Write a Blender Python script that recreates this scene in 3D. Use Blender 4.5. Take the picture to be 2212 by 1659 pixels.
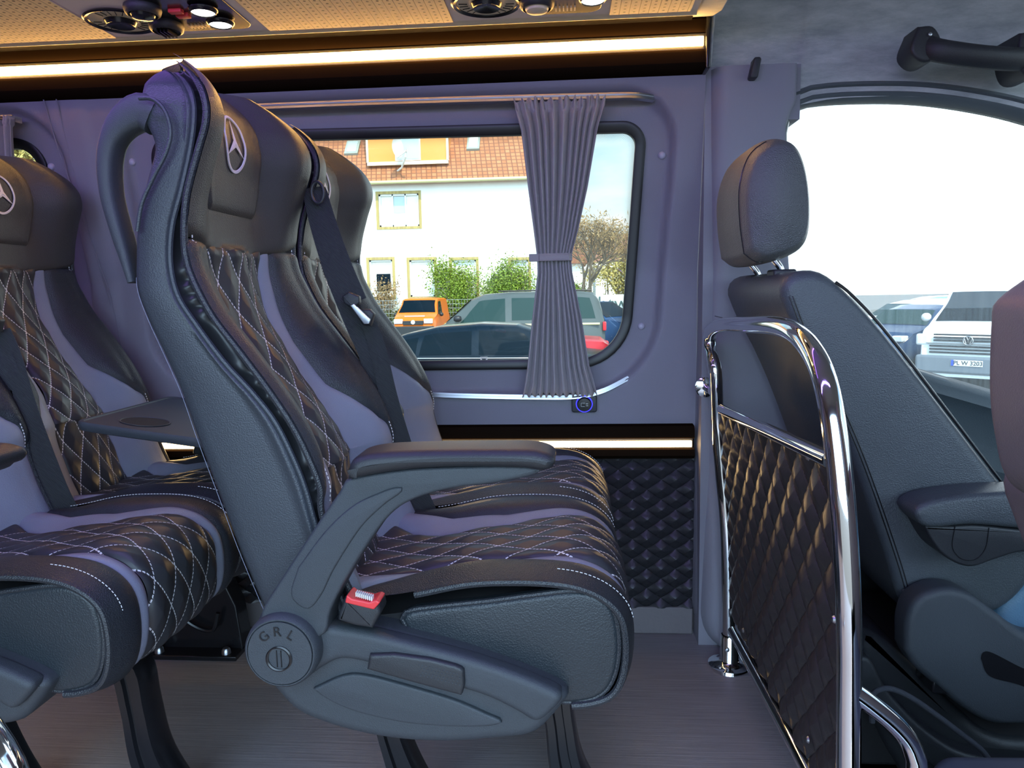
import bpy, math, random
import numpy as np
from mathutils import Vector, Matrix
PI=math.pi
for o in list(bpy.data.objects): bpy.data.objects.remove(o)
SC=bpy.context.scene; COL=SC.collection
random.seed(4); RNG=np.random.RandomState(4)

# ---------------------------------------------------------------- camera
FPX=1600.0; IW,IH=2212,1659
CAM=np.array([0.,0.,.95]); PITCH,YAW,ROLL=math.radians(-7),math.radians(4.3),math.radians(1.1)
_f=np.array([-math.sin(YAW)*math.cos(PITCH),math.cos(YAW)*math.cos(PITCH),math.sin(PITCH)])
_r=np.array([math.cos(YAW),math.sin(YAW),0]); _u=np.cross(_r,_f)
_r,_u=math.cos(ROLL)*_r-math.sin(ROLL)*_u, math.sin(ROLL)*_r+math.cos(ROLL)*_u
cd=bpy.data.cameras.new('camera'); cam=bpy.data.objects.new('camera',cd); COL.objects.link(cam)
cd.sensor_fit='HORIZONTAL'; cd.sensor_width=36; cd.lens=FPX/IW*36; cd.clip_start=.02; cd.clip_end=400
M=Matrix([[_r[0],_u[0],-_f[0],CAM[0]],[_r[1],_u[1],-_f[1],CAM[1]],[_r[2],_u[2],-_f[2],CAM[2]],[0,0,0,1]])
cam.matrix_world=M; SC.camera=cam
def _ray(px,py): return _f+(px-IW/2)/FPX*_r-(py-IH/2)/FPX*_u
# measuring helpers: where the sight line of a photo point meets a plane of the real place
def PY(px,py,Y): d=_ray(px,py); return CAM+d*(Y/d[1])
def PX(px,py,X): d=_ray(px,py); return CAM+d*(X/d[0])
def PZ(px,py,Z): d=_ray(px,py); return CAM+d*((Z-CAM[2])/d[2])
def xz(pts,Y): return [(float(p[0]),float(p[2])) for p in (PY(a,b,Y) for a,b in pts)]

# ---------------------------------------------------------------- world, sun, exposure
SC.view_settings.view_transform='Standard'; SC.view_settings.look='None'
SC.view_settings.exposure=0.0; SC.view_settings.gamma=1.0; SC.view_settings.use_curve_mapping=False
w=bpy.data.worlds.new('sky'); SC.world=w; w.use_nodes=True; nt=w.node_tree; nt.nodes.clear()
def N(t,**k):
    n=nt.nodes.new(t)
    for a,b in k.items():
        if a=='inp':
            for i,v in b.items(): n.inputs[i].default_value=v
        else: setattr(n,a,b)
    return n
L=lambda a,b: nt.links.new(a,b)
tc=N('ShaderNodeTexCoord'); sep=N('ShaderNodeSeparateXYZ'); L(tc.outputs['Generated'],sep.inputs[0])
rmp=N('ShaderNodeValToRGB'); L(sep.outputs['Z'],rmp.inputs[0])
e=rmp.color_ramp.elements; e[0].position=0.0; e[0].color=(.80,.93,.95,1); e[1].position=.55; e[1].color=(.20,.48,.85,1)
m1=rmp.color_ramp.elements.new(.22); m1.color=(.45,.76,.95,1)
# clouds
nz=N('ShaderNodeTexNoise',inp={'Scale':3.2,'Detail':7,'Roughness':.55}); mp=N('ShaderNodeMapping',inp={'Scale':(1,1,3.2),'Location':(.4,.1,0)})
L(tc.outputs['Generated'],mp.inputs[0]); L(mp.outputs[0],nz.inputs[0])
cr_=N('ShaderNodeValToRGB'); cr_.color_ramp.elements[0].position=.46; cr_.color_ramp.elements[1].position=.68; L(nz.outputs['Fac'],cr_.inputs[0])
mx=N('ShaderNodeMixRGB',inp={2:(1.0,1.0,1.0,1)}); L(cr_.outputs[0],mx.inputs[0]); L(rmp.outputs[0],mx.inputs[1])
# added sky glows: ahead to whiten the door window, behind to fill the interior
def lobe(direction,power,colour,strength):
    d=Vector(direction).normalized()
    vm=N('ShaderNodeVectorMath',operation='DOT_PRODUCT'); vm.inputs[1].default_value=d; L(tc.outputs['Generated'],vm.inputs[0])
    a=N('ShaderNodeMath',operation='MAXIMUM'); a.inputs[1].default_value=0; L(vm.outputs['Value'],a.inputs[0])
    b=N('ShaderNodeMath',operation='POWER'); b.inputs[1].default_value=power; L(a.outputs[0],b.inputs[0])
    c=N('ShaderNodeMixRGB',blend_type='MULTIPLY',inp={0:1.0,2:(*[x*strength for x in colour],1)}); L(b.outputs[0],c.inputs[1]); return c
add1=N('ShaderNodeMixRGB',blend_type='ADD',inp={0:1.0}); L(mx.outputs[0],add1.inputs[1]); L(lobe((.85,1,.15),16,(1,1,1),4.0).outputs[0],add1.inputs[2])
add2=N('ShaderNodeMixRGB',blend_type='ADD',inp={0:1.0}); L(add1.outputs[0],add2.inputs[1]); L(lobe((.15,-1,.35),2.5,(.58,.84,1.12),5.0).outputs[0],add2.inputs[2])
bg=N('ShaderNodeBackground',inp={'Strength':1.15}); L(add2.outputs[0],bg.inputs[0]); wo=N('ShaderNodeOutputWorld'); L(bg.outputs[0],wo.inputs[0])
sl=bpy.data.lights.new('sun','SUN'); sl.energy=4.6; sl.angle=.02; sl.color=(1,.86,.62)
so=bpy.data.objects.new('sun',sl); COL.objects.link(so)
so.rotation_euler=Vector((.22,-.62,.80)).to_track_quat('Z','Y').to_euler(); so.location=(0,-20,30)
def area(name,loc,sx,sy,energy,col,aim):
    l=bpy.data.lights.new(name,'AREA'); l.shape='RECTANGLE'; l.size=sx; l.size_y=sy; l.energy=energy; l.color=col
    o=bpy.data.objects.new(name,l); COL.objects.link(o); o.location=loc
    o.rotation_euler=(Vector(loc)-Vector(aim)).to_track_quat('Z','Y').to_euler(); return o
# LED light strips of the passenger room (their housings are built further down)
area('ambient_light_purple',(-.75,.80,1.56),2.5,.03,9.5,(.40,.25,1.0),(-.6,1.5,.7))

# ---------------------------------------------------------------- mesh helpers
def catmull(P,n=8,closed=False):
    P=[np.array(p,float) for p in P]; out=[]; m=len(P)
    rng=range(m) if closed else range(m-1)
    for i in rng:
        p1=P[i]; p2=P[(i+1)%m]
        p0=P[i-1] if (closed or i>0) else 2*p1-p2
        p3=P[(i+2)%m] if (closed or i+2<m) else 2*p2-p1
        for k in range(n):
            t=k/n; out.append(.5*((2*p1)+(-p0+p2)*t+(2*p0-5*p1+4*p2-p3)*t*t+(-p0+3*p1-3*p2+p3)*t**3))
    if not closed: out.append(P[-1])
    return out
def resample(P,n):
    P=np.array(P,float); d=np.r_[0,np.cumsum(np.linalg.norm(np.diff(P,axis=0),axis=1))]
    t=np.linspace(0,d[-1],n); return np.stack([np.interp(t,d,P[:,k]) for k in range(P.shape[1])],1)
def curve(P,n,closed=False): return resample(catmull(P,10,closed),n)
def roundpoly(corners,radii,n=8):
    out=[]; m=len(corners)
    for i in range(m):
        p=np.array(corners[i],float); a=np.array(corners[i-1],float)-p; b=np.array(corners[(i+1)%m],float)-p
        a/=np.linalg.norm(a); b/=np.linalg.norm(b); r=radii[i] if hasattr(radii,'__len__') else radii
        ang=math.acos(max(-1,min(1,a@b))); t=r/math.tan(ang/2); c=p+(a+b)/np.linalg.norm(a+b)*(r/math.sin(ang/2))
        s=p+a*t-c; e_=p+b*t-c; a0=math.atan2(s[1],s[0]); a1=math.atan2(e_[1],e_[0]); da=(a1-a0+PI)%(2*PI)-PI
        for k in range(n+1): q=a0+da*k/n; out.append((c[0]+r*math.cos(q),c[1]+r*math.sin(q)))
    return out
class MB:
    def __init__(s): s.v=[]; s.f=[]; s.uv={}; s.mi=[]; s.cur=0
    def add(s,vs,fs,uvs=None):
        o=len(s.v); s.v+= [tuple(map(float,p)) for p in vs]
        for f in fs: s.f.append(tuple(i+o for i in f)); s.mi.append(s.cur)
        if uvs is not None:
            for i,q in enumerate(uvs): s.uv[o+i]=q
        return s
    def grid(s,fn,us,vs,closeu=False,closev=False,uvf=None,flip=False):
        nu,nv=len(us),len(vs); P=[fn(a,b) for b in vs for a in us]
        F=[]
        for j in range(nv if closev else nv-1):
            for i in range(nu if closeu else nu-1):
                a=j*nu+i; b=j*nu+(i+1)%nu; c=((j+1)%nv)*nu+(i+1)%nu; d=((j+1)%nv)*nu+i
                F.append((a,d,c,b) if flip else (a,b,c,d))
        U=[uvf(a,b) for b in vs for a in us] if uvf else None
        return s.add(P,F,U)
    def loops(s,Ls,closed=True,caps=True):
        n=len(Ls[0]); P=[p for l in Ls for p in l]; F=[]
        for j in range(len(Ls)-1):
            for i in range(n if closed else n-1): F.append((j*n+i,j*n+(i+1)%n,(j+1)*n+(i+1)%n,(j+1)*n+i))
        if caps: F.append(tuple(range(n))[::-1]); F.append(tuple(range((len(Ls)-1)*n,len(Ls)*n)))
        return s.add(P,F)
    def prism(s,poly,y0,y1,mp=None):
        mp=mp or (lambda a,b,y:(a,y,b)); return s.loops([[mp(a,b,y0) for a,b in poly],[mp(a,b,y1) for a,b in poly]])
    def pill(s,poly,y0,y1,r=.01,k=4):
        "prism in x-z with rounded rims (shrinks toward its centre)"
        P=np.array(poly); c=P.mean(0); nrm=[]
        n=len(P); A=0
        for i in range(n): A+=P[i-1][0]*P[i][1]-P[i][0]*P[i-1][1]
        sg=1 if A>0 else -1
        for i in range(n):
            t=P[(i+1)%n]-P[i-1]; t/=np.linalg.norm(t)+1e-9; nrm.append((-t[1]*sg,t[0]*sg))
        nrm=np.array(nrm); Ls=[]
        for q in range(k+1):
            a=q/k*PI/2; ins=r*(1-math.sin(a)); Ls.append([(p[0],y0+r*(1-math.cos(a)),p[1]) for p in P+nrm*ins])
        for q in range(k,-1,-1):
            a=q/k*PI/2; ins=r*(1-math.sin(a)); Ls.append([(p[0],y1-r*(1-math.cos(a)),p[1]) for p in P+nrm*ins])
        return s.loops(Ls)
    def box(s,a,b):
        x0,y0,z0=a; x1,y1,z1=b
        return s.add([(x0,y0,z0),(x1,y0,z0),(x1,y1,z0),(x0,y1,z0),(x0,y0,z1),(x1,y0,z1),(x1,y1,z1),(x0,y1,z1)],
            [(0,3,2,1),(4,5,6,7),(0,1,5,4),(1,2,6,5),(2,3,7,6),(3,0,4,7)])
    def tube(s,path,r,n=12,closed=False,caps=True,sx=1,sy=1,upv=(0,0,1)):
        P=[Vector(p) for p in path]; m=len(P); Ls=[]; up=None
        for i,p in enumerate(P):
            t=(P[(i+1)%m]-P[i-1]) if (closed or 0<i<m-1) else (P[1]-P[0] if i==0 else P[-1]-P[-2])
            t.normalize()
            if up is None:
                up=Vector(upv)
                if abs(up.dot(t))>.95: up=Vector((0,1,0)) if abs(t.y)<.9 else Vector((1,0,0))
            up=(up-t*up.dot(t)).normalized(); sd=t.cross(up)
            rr=r[i] if hasattr(r,'__len__') else r
            Ls.append([tuple(p+sd*math.cos(2*PI*k/n)*rr*sx+up*math.sin(2*PI*k/n)*rr*sy) for k in range(n)])
        if closed: Ls.append(Ls[0])
        return s.loops(Ls,caps=caps and not closed)
    def strip(s,path,wv,hw,th):
        "flat band along path; wv = width direction per point"
        Ls=[]
        P=[Vector(p) for p in path]; m=len(P)
        for i,p in enumerate(P):
            t=(P[min(i+1,m-1)]-P[max(i-1,0)]).normalized(); wd=Vector(wv(i/(m-1)) if callable(wv) else wv); wd=(wd-t*wd.dot(t)).normalized()
            nn=t.cross(wd).normalized(); h=hw(i/(m-1)) if callable(hw) else hw
            Ls.append([tuple(p+wd*h+nn*th/2),tuple(p-wd*h+nn*th/2),tuple(p-wd*h-nn*th/2),tuple(p+wd*h-nn*th/2)])
        return s.loops(Ls)
    def lathe(s,prof,c,axis='y',n=32,caps=True):
        Ls=[]
        for r,h in prof:
            l=[]
            for k in range(n):
                a=2*PI*k/n; x,y=r*math.cos(a),r*math.sin(a)
                l.append({'y':(c[0]+x,c[1]+h,c[2]+y),'z':(c[0]+x,c[1]+y,c[2]+h),'x':(c[0]+h,c[1]+x,c[2]+y)}[axis])
            Ls.append(l)
        return s.loops(Ls,caps=caps)
    def xf(s,mat):
        s.v=[tuple(mat@Vector(p)) for p in s.v]; return s
    def build(s,name,mat,parent=None,bev=0,smooth=40,sub=0,fix=True):
        me=bpy.data.meshes.new(name); base=Vector(worldloc(parent)) if parent else Vector((0,0,0))
        me.from_pydata([tuple(Vector(p)-base) for p in s.v],[],s.f)
        if s.uv:
            ul=me.uv_layers.new(name='uv')
            for lp in me.loops: ul.data[lp.index].uv=s.uv.get(lp.vertex_index,(0,0))
        for m_ in (mat if isinstance(mat,(list,tuple)) else [mat]): me.materials.append(m_)
        for p,k in zip(me.polygons,s.mi): p.material_index=k
        me.validate()
        if fix:
            import bmesh
            b=bmesh.new(); b.from_mesh(me); bmesh.ops.recalc_face_normals(b,faces=b.faces); b.to_mesh(me); b.free()
        if smooth: me.shade_smooth(); me.set_sharp_from_angle(angle=math.radians(smooth))
        o=bpy.data.objects.new(name,me); COL.objects.link(o)
        if parent: o.parent=parent
        if bev: md=o.modifiers.new('bevel','BEVEL'); md.width=bev; md.segments=3; md.limit_method='ANGLE'; md.angle_limit=math.radians(35)
        if sub: md=o.modifiers.new('sub','SUBSURF'); md.levels=sub; md.render_levels=sub
        return o
def worldloc(o):
    v=Vector((0,0,0))
    while o: v+=o.location; o=o.parent
    return v
def thing(name,label,cat,loc,group=None):
    o=bpy.data.objects.new(name,None); COL.objects.link(o); o.location=loc; o.empty_display_size=.05
    return tag(o,label,cat,group)
def tag(o,label,cat,group=None,kind=None):
    if label: o['label']=label
    if cat: o['category']=cat
    if group: o['group']=group
    if kind: o['kind']=kind
    return o
def struct(o,label=None): o['kind']='structure'; 
def copy_tree(o,delta,label,group=None,skip=()):
    def rec(s,p,top):
        c=s.copy(); COL.objects.link(c); c.parent=p
        if top: c.location=s.location+Vector(delta)
        for ch in s.children:
            if ch.name.split('.')[0] not in skip: rec(ch,c,False)
        return c
    c=rec(o,None,True); c['label']=label
    if group: c['group']=group
    return c
def text_mesh(txt,size,depth=.0,font_bold=0.0):
    c=bpy.data.curves.new('t','FONT'); c.body=txt; c.size=size; c.extrude=depth; c.offset=font_bold; c.align_x='CENTER'; c.align_y='CENTER'
    o=bpy.data.objects.new('t',c); COL.objects.link(o); dg=bpy.context.evaluated_depsgraph_get()
    me=bpy.data.meshes.new_from_object(o.evaluated_get(dg)); bpy.data.objects.remove(o)
    return [tuple(v.co) for v in me.vertices],[tuple(p.vertices) for p in me.polygons]

# ---------------------------------------------------------------- materials
class NB:
    def __init__(s,name):
        s.m=bpy.data.materials.new(name); s.m.use_nodes=True; s.t=s.m.node_tree; s.t.nodes.clear()
        s.out=s.n('ShaderNodeOutputMaterial'); s.b=s.n('ShaderNodeBsdfPrincipled'); s.l(s.b.outputs[0],s.out.inputs[0])
    def n(s,t,inp=None,**k):
        x=s.t.nodes.new(t)
        for a,b in k.items(): setattr(x,a,b)
        for a,b in (inp or {}).items(): x.inputs[a].default_value=b
        return x
    def l(s,a,b): s.t.links.new(a,b)
    def math(s,op,a,b=None,clamp=False):
        x=s.n('ShaderNodeMath',operation=op); x.use_clamp=clamp
        for i,v in enumerate((a,b)):
            if v is None: continue
            if isinstance(v,(int,float)): x.inputs[i].default_value=v
            else: s.l(v,x.inputs[i])
        return x.outputs[0]
    def mix(s,f,a,b):
        x=s.n('ShaderNodeMixRGB')
        for i,v in enumerate((f,a,b)):
            if isinstance(v,(int,float)): x.inputs[i].default_value=v
            elif isinstance(v,tuple): x.inputs[i].default_value=(*v,1)
            else: s.l(v,x.inputs[i])
        return x.outputs[0]
    def set(s,col=None,rough=None,metal=None,spec=None,**k):
        if col is not None: s.b.inputs['Base Color'].default_value=(*col,1)
        if rough is not None: s.b.inputs['Roughness'].default_value=rough
        if metal is not None: s.b.inputs['Metallic'].default_value=metal
        if spec is not None: s.b.inputs['Specular IOR Level'].default_value=spec
        for a,b in k.items(): s.b.inputs[a].default_value=b
        return s
    def bump(s,h,dist,strength=1):
        x=s.n('ShaderNodeBump',inp={'Distance':dist,'Strength':strength}); s.l(h,x.inputs['Height']); s.l(x.outputs[0],s.b.inputs['Normal']); return x
def plain(name,col,rough=.5,metal=0,spec=.5,bump=0,scale=200,**k):
    s=NB(name).set(col,rough,metal,spec,**k)
    if bump:
        tc=s.n('ShaderNodeTexCoord'); nz=s.n('ShaderNodeTexNoise',inp={'Scale':scale,'Detail':3}); s.l(tc.outputs['Object'],nz.inputs[0]); s.bump(nz.outputs['Fac'],bump)
    return s.m
def leather(name,col,rough=.42,grain=.0006,scale=520,spec=.5):
    s=NB(name).set(col,rough,spec=spec)
    tc=s.n('ShaderNodeTexCoord'); v=s.n('ShaderNodeTexVoronoi',inp={'Scale':scale}); s.l(tc.outputs['Object'],v.inputs[0])
    nz=s.n('ShaderNodeTexNoise',inp={'Scale':9,'Detail':3}); s.l(tc.outputs['Object'],nz.inputs[0])
    h=s.math('ADD',s.math('MULTIPLY',v.outputs['Distance'],1.0),s.math('MULTIPLY',nz.outputs['Fac'],3.0)); s.bump(h,grain)
    s.l(s.mix(nz.outputs['Fac'],tuple(c*.88 for c in col),tuple(min(1,c*1.12) for c in col)),s.b.inputs['Base Color'])
    return s.m
def quilt(name,col,stitch,rough=.42,puff=.006,sw=.02):
    s=NB(name).set(col,rough)
    uv=s.n('ShaderNodeUVMap'); uv.uv_map='uv'; sp=s.n('ShaderNodeSeparateXYZ'); s.l(uv.outputs[0],sp.inputs[0])
    p=s.math('ADD',sp.outputs[0],sp.outputs[1]); q=s.math('SUBTRACT',sp.outputs[0],sp.outputs[1])
    def dist(a): return s.math('SUBTRACT',.5,s.math('ABSOLUTE',s.math('SUBTRACT',s.math('FRACT',a),.5)))
    dp,dq=dist(p),dist(q); h=s.math('POWER',s.math('MULTIPLY',s.math('MULTIPLY',dp,dq),4.0),.45)
    tc=s.n('ShaderNodeTexCoord'); nz=s.n('ShaderNodeTexNoise',inp={'Scale':60,'Detail':3,'Distortion':.5}); s.l(tc.outputs['Object'],nz.inputs[0])
    hh=s.math('ADD',h,s.math('MULTIPLY',nz.outputs['Fac'],.10)); s.bump(hh,puff)
    if stitch:
        def line(d,al):
            m1=s.math('LESS_THAN',d,sw); m2=s.math('LESS_THAN',s.math('FRACT',s.math('MULTIPLY',al,9.0)),.68); return s.math('MULTIPLY',m1,m2)
        mk=s.math('MAXIMUM',line(dp,q),line(dq,p)); s.l(s.mix(mk,col,stitch),s.b.inputs['Base Color'])
    return s.m
def emit(name,col,st):
    s=NB(name); s.t.nodes.remove(s.b); e=s.n('ShaderNodeEmission',inp={'Color':(*col,1),'Strength':st}); s.l(e.outputs[0],s.out.inputs[0]); return s.m
def glass(name,tint=(1,1,1),refl=.06,haze=0,hazecol=(1,1,1)):
    s=NB(name); s.t.nodes.remove(s.b)
    t=s.n('ShaderNodeBsdfTransparent',inp={'Color':(*tint,1)}); g=s.n('ShaderNodeBsdfGlossy',inp={'Roughness':.01,'Color':(1,1,1,1)})
    lw=s.n('ShaderNodeFresnel',inp={'IOR':1.35}); mx=s.n('ShaderNodeMixShader'); s.l(s.math('MULTIPLY',lw.outputs[0],refl/.06),mx.inputs[0]); s.l(t.outputs[0],mx.inputs[1]); s.l(g.outputs[0],mx.inputs[2])
    last=mx
    if haze:
        tr=s.n('ShaderNodeBsdfTranslucent',inp={'Color':(*hazecol,1)}); m2=s.n('ShaderNodeMixShader')
        tc=s.n('ShaderNodeTexCoord'); mpp=s.n('ShaderNodeMapping',inp={'Scale':(60,1,3)}); s.l(tc.outputs['Object'],mpp.inputs[0]); nz=s.n('ShaderNodeTexNoise',inp={'Scale':1.5,'Detail':5}); s.l(mpp.outputs[0],nz.inputs[0])
        s.l(s.math('MULTIPLY',nz.outputs['Fac'],haze*2),m2.inputs[0]); s.l(last.outputs[0],m2.inputs[1]); s.l(tr.outputs[0],m2.inputs[2]); last=m2
    s.l(last.outputs[0],s.out.inputs[0]); return s.m
mLEA=leather('black_leather',(.024,.027,.033),.38)
mSHELL=leather('grained_leather',(.036,.043,.053),.44,.00035,480)
mPANEL=leather('side_panel_leather',(.019,.025,.031),.42,.0004,420)
mFLAT=plain('flat_black_leather',(.018,.019,.023),.38,bump=.0012,scale=30)
mGREY=leather('grey_leather',(.22,.24,.31),.5,.0003)
mHEAD=leather('headrest_leather',(.045,.043,.043),.42,.0004,600)
mQ=quilt('quilted_leather',(.032,.033,.038),(.78,.78,.80),puff=.004,sw=.021)
mQW=quilt('quilted_wall_leather',(.028,.028,.033),None,.36,puff=.012)
mQP=quilt('quilted_partition_leather',(.040,.034,.034),None,.36,puff=.012)
mPLA=plain('charcoal_plastic',(.040,.047,.056),.5,bump=.0006,scale=900)
mPLD=plain('dark_plastic',(.022,.024,.028),.45,bump=.0004,scale=700)
mBLK=plain('black_gloss',(.010,.010,.012),.22)
mGAP=plain('black_cloth',(.008,.008,.010),.8)
mSTI=plain('white_thread',(.75,.75,.78),.7)
mEMB=plain('white_embroidery',(.74,.72,.78),.6,bump=.001,scale=800)
mWALL=plain('wall_vinyl',(.20,.195,.24),.62,bump=.0005,scale=600)
mPIL=plain('pillar_vinyl',(.23,.23,.27),.6,bump=.0004,scale=600)
mRIV=plain('rivet_plastic',(.40,.39,.48),.4)
mCHR=plain('chrome',(.82,.83,.85),.07,1)
mALU=plain('brushed_aluminium',(.50,.52,.56),.32,1)
mRUB=plain('window_rubber',(.006,.006,.007),.4)
mRED=plain('red_plastic',(.75,.045,.05),.4)
mCOVE=plain('cove_brown_vinyl',(.011,.007,.0045),.9,spec=.0)
mLED=emit('warm_led',(1,.52,.14),52.0)
mLED2=emit('warm_led_low',(1,.66,.29),17.0)
mREAD=emit('reading_lamp_glow',(1,.97,.9),9.0)
mPUR=emit('purple_led',(.33,.13,1),14.0)
mBLUE=emit('blue_ring_glow',(.05,.05,1),2.0)
mGLS=glass('window_glass',(.93,.97,.95),.07)
mGLF=glass('dusty_glare_glass',(.93,.99,.98),.07,.16,(.85,.97,1.0))  # dust streaks on the pane, their haze raised to whiten it like glare
# webbing
s=NB('belt_webbing').set((.028,.031,.034),.6); tcc=s.n('ShaderNodeTexCoord'); wv=s.n('ShaderNodeTexWave',inp={'Scale':160,'Distortion':.3}); wv.bands_direction='DIAGONAL'; s.l(tcc.outputs['Object'],wv.inputs[0]); s.bump(wv.outputs['Fac'],.0008); mBELT=s.m
# curtain cloth
s=NB('curtain_cloth').set((.29,.27,.285),.85); tcc=s.n('ShaderNodeTexCoord'); wv=s.n('ShaderNodeTexNoise',inp={'Scale':500,'Detail':2}); s.l(tcc.outputs['Object'],wv.inputs[0]); s.bump(wv.outputs['Fac'],.0008)
s.b.inputs['Sheen Weight'].default_value=.3; mCUR=s.m
# floor: fine striations along the van
s=NB('striated_floor').set((.13,.12,.125),.42); tcc=s.n('ShaderNodeTexCoord'); mpn=s.n('ShaderNodeMapping',inp={'Scale':(5,190,1)}); s.l(tcc.outputs['Object'],mpn.inputs[0])
nzz=s.n('ShaderNodeTexNoise',inp={'Scale':1.0,'Detail':5,'Roughness':.65}); s.l(mpn.outputs[0],nzz.inputs[0]); s.l(s.mix(nzz.outputs['Fac'],(.10,.088,.095),(.36,.33,.345)),s.b.inputs['Base Color']); s.bump(nzz.outputs['Fac'],.0008); mFLO=s.m
# suede headliner
s=NB('suede_headliner').set((.22,.20,.19),.95); tcc=s.n('ShaderNodeTexCoord'); mpn=s.n('ShaderNodeMapping',inp={'Rotation':(0,.6,.2),'Scale':(1,2.2,3.5)}); s.l(tcc.outputs['Object'],mpn.inputs[0]); nzz=s.n('ShaderNodeTexNoise',inp={'Scale':7.0,'Detail':8,'Roughness':.68}); s.l(mpn.outputs[0],nzz.inputs[0])
cr2=s.n('ShaderNodeValToRGB'); cr2.color_ramp.elements[0].position=.35; cr2.color_ramp.elements[0].color=(.30,.33,.33,1); cr2.color_ramp.elements[1].position=.68; cr2.color_ramp.elements[1].color=(.52,.55,.54,1); s.l(nzz.outputs['Fac'],cr2.inputs[0]); s.l(cr2.outputs[0],s.b.inputs['Base Color']); s.b.inputs['Sheen Weight'].default_value=.4; s.bump(nzz.outputs['Fac'],.002); mSUE=s.m
# perforated duct cover (uv in metres): ribs with holes
s=NB('perforated_duct').set((.72,.60,.42),.5); uv=s.n('ShaderNodeUVMap'); uv.uv_map='uv'; sp=s.n('ShaderNodeSeparateXYZ'); s.l(uv.outputs[0],sp.inputs[0])
def cell(a,sc): return s.math('SUBTRACT',s.math('FRACT',s.math('MULTIPLY',a,sc)),.5)
cx,cy=cell(sp.outputs[0],1/.021),cell(sp.outputs[1],1/.018); rr=s.math('ADD',s.math('POWER',s.math('MULTIPLY',cx,.021),2.0),s.math('POWER',s.math('MULTIPLY',cy,.018),2.0))
hole=s.math('LESS_THAN',rr,.0031**2); gx=s.math('GREATER_THAN',s.math('ABSOLUTE',cx),.465); mk=s.math('MAXIMUM',hole,gx)
s.l(s.mix(mk,(.72,.60,.42),(.02,.015,.01)),s.b.inputs['Base Color']); mDUCT=s.m
mDUCTP=plain('duct_plastic',(.72,.60,.42),.45)
# dotted frit of the window (uv in metres along / across)
s=NB('window_frit'); s.t.nodes.remove(s.b); uv=s.n('ShaderNodeUVMap'); uv.uv_map='uv'; sp=s.n('ShaderNodeSeparateXYZ'); s.l(uv.outputs[0],sp.inputs[0])
a=s.math('MULTIPLY',sp.outputs[0],1/.0036); b=s.math('MULTIPLY',sp.outputs[1],1/.0036); pp=s.math('ADD',a,b); qq=s.math('SUBTRACT',a,b)
dd=s.math('ADD',s.math('POWER',s.math('SUBTRACT',s.math('FRACT',pp),.5),2.0),s.math('POWER',s.math('SUBTRACT',s.math('FRACT',qq),.5),2.0))
rad=s.math('SUBTRACT',.36,s.math('MULTIPLY',sp.outputs[1],13.0)); mk=s.math('LESS_THAN',dd,s.math('MULTIPLY',rad,s.math('ABSOLUTE',rad)))
tr=s.n('ShaderNodeBsdfTransparent'); df=s.n('ShaderNodeBsdfDiffuse',inp={'Color':(.01,.01,.01,1)}); ms=s.n('ShaderNodeMixShader'); s.l(mk,ms.inputs[0]); s.l(tr.outputs[0],ms.inputs[1]); s.l(df.outputs[0],ms.inputs[2]); s.l(ms.outputs[0],s.out.inputs[0]); mFRIT=s.m
# ================================================================ THE VAN: shell
def Yw(z):                                     # inner side wall of the van, leaning inwards above the sill
    return 2.0-max(0,z-1.0)*.19
WIN1=([(-1.10,1.385),(.205,1.372),(.165,.745),(-1.10,.745)],[.07,.055,.15,.15])
WIN2=([(-2.6,1.385),(-1.405,1.385),(-1.405,.745),(-2.6,.745)],[.07,.075,.15,.15])
def inset(corners,radii,d,n=10):
    c=np.array(corners,float); m=len(c); out=[]
    ctr=c.mean(0)
    for i in range(m):
        a=c[i-1]-c[i]; b=c[(i+1)%m]-c[i]; a/=np.linalg.norm(a); b/=np.linalg.norm(b); q=(a+b)/np.linalg.norm(a+b); s_=math.sin(math.acos(a@b)/2)
        out.append(c[i]+q*d/s_)
    return roundpoly(out,[max(.006,r-d) for r in radii],n)
def sdf(poly,X,Z):
    P=np.array(poly); D=np.full(X.shape,1e9); inside=np.zeros(X.shape,bool)
    for i in range(len(P)):
        a,b=P[i-1],P[i]; e=b-a; w0=X-a[0]; w1=Z-a[1]; t=np.clip((w0*e[0]+w1*e[1])/(e@e+1e-12),0,1)
        D=np.minimum(D,(w0-e[0]*t)**2+(w1-e[1]*t)**2)
        c=((a[1]>Z)!=(b[1]>Z))&(X<(b[0]-a[0])*(Z-a[1])/(b[1]-a[1]+1e-12)+a[0]); inside^=c
    D=np.sqrt(D); return np.where(inside,-D,D)
xs=np.arange(-2.75,.345,.0085); zs=np.arange(.55,1.50,.0085); X,Z=np.meshgrid(xs,zs)
s1=sdf(inset(*WIN1,0),X,Z); s2=sdf(inset(*WIN2,0),X,Z); sm=np.minimum(s1,s2)
def smooth01(t): t=np.clip(t,0,1); return t*t*(3-2*t)
rec=.034*(1-smooth01((sm-.060)/.020)); YY=np.vectorize(Yw)(Z)+rec
# soft upright pillar bead between the two windows
YY-=.010*np.exp(-((X+1.30)/.055)**8)*smooth01((1.5-Z)/.1)*smooth01((sm-.07)/.03)
mb=MB(); idx=-np.ones(X.shape,int); nz_,nx_=X.shape
mb.v=[(float(X[j,i]),float(YY[j,i]),float(Z[j,i])) for j in range(nz_) for i in range(nx_)]
for j in range(nz_-1):
    for i in range(nx_-1):
        if min(sm[j,i],sm[j+1,i],sm[j,i+1],sm[j+1,i+1])<-.012: continue
        a=j*nx_+i; mb.f.append((a,a+1,a+nx_+1,a+nx_)); mb.mi.append(0)
wl=mb.build('wall_left',mWALL,smooth=60,fix=False); struct(wl)
def onwall(p,off): return (p[0],Yw(p[1])+off,p[1])
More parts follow.
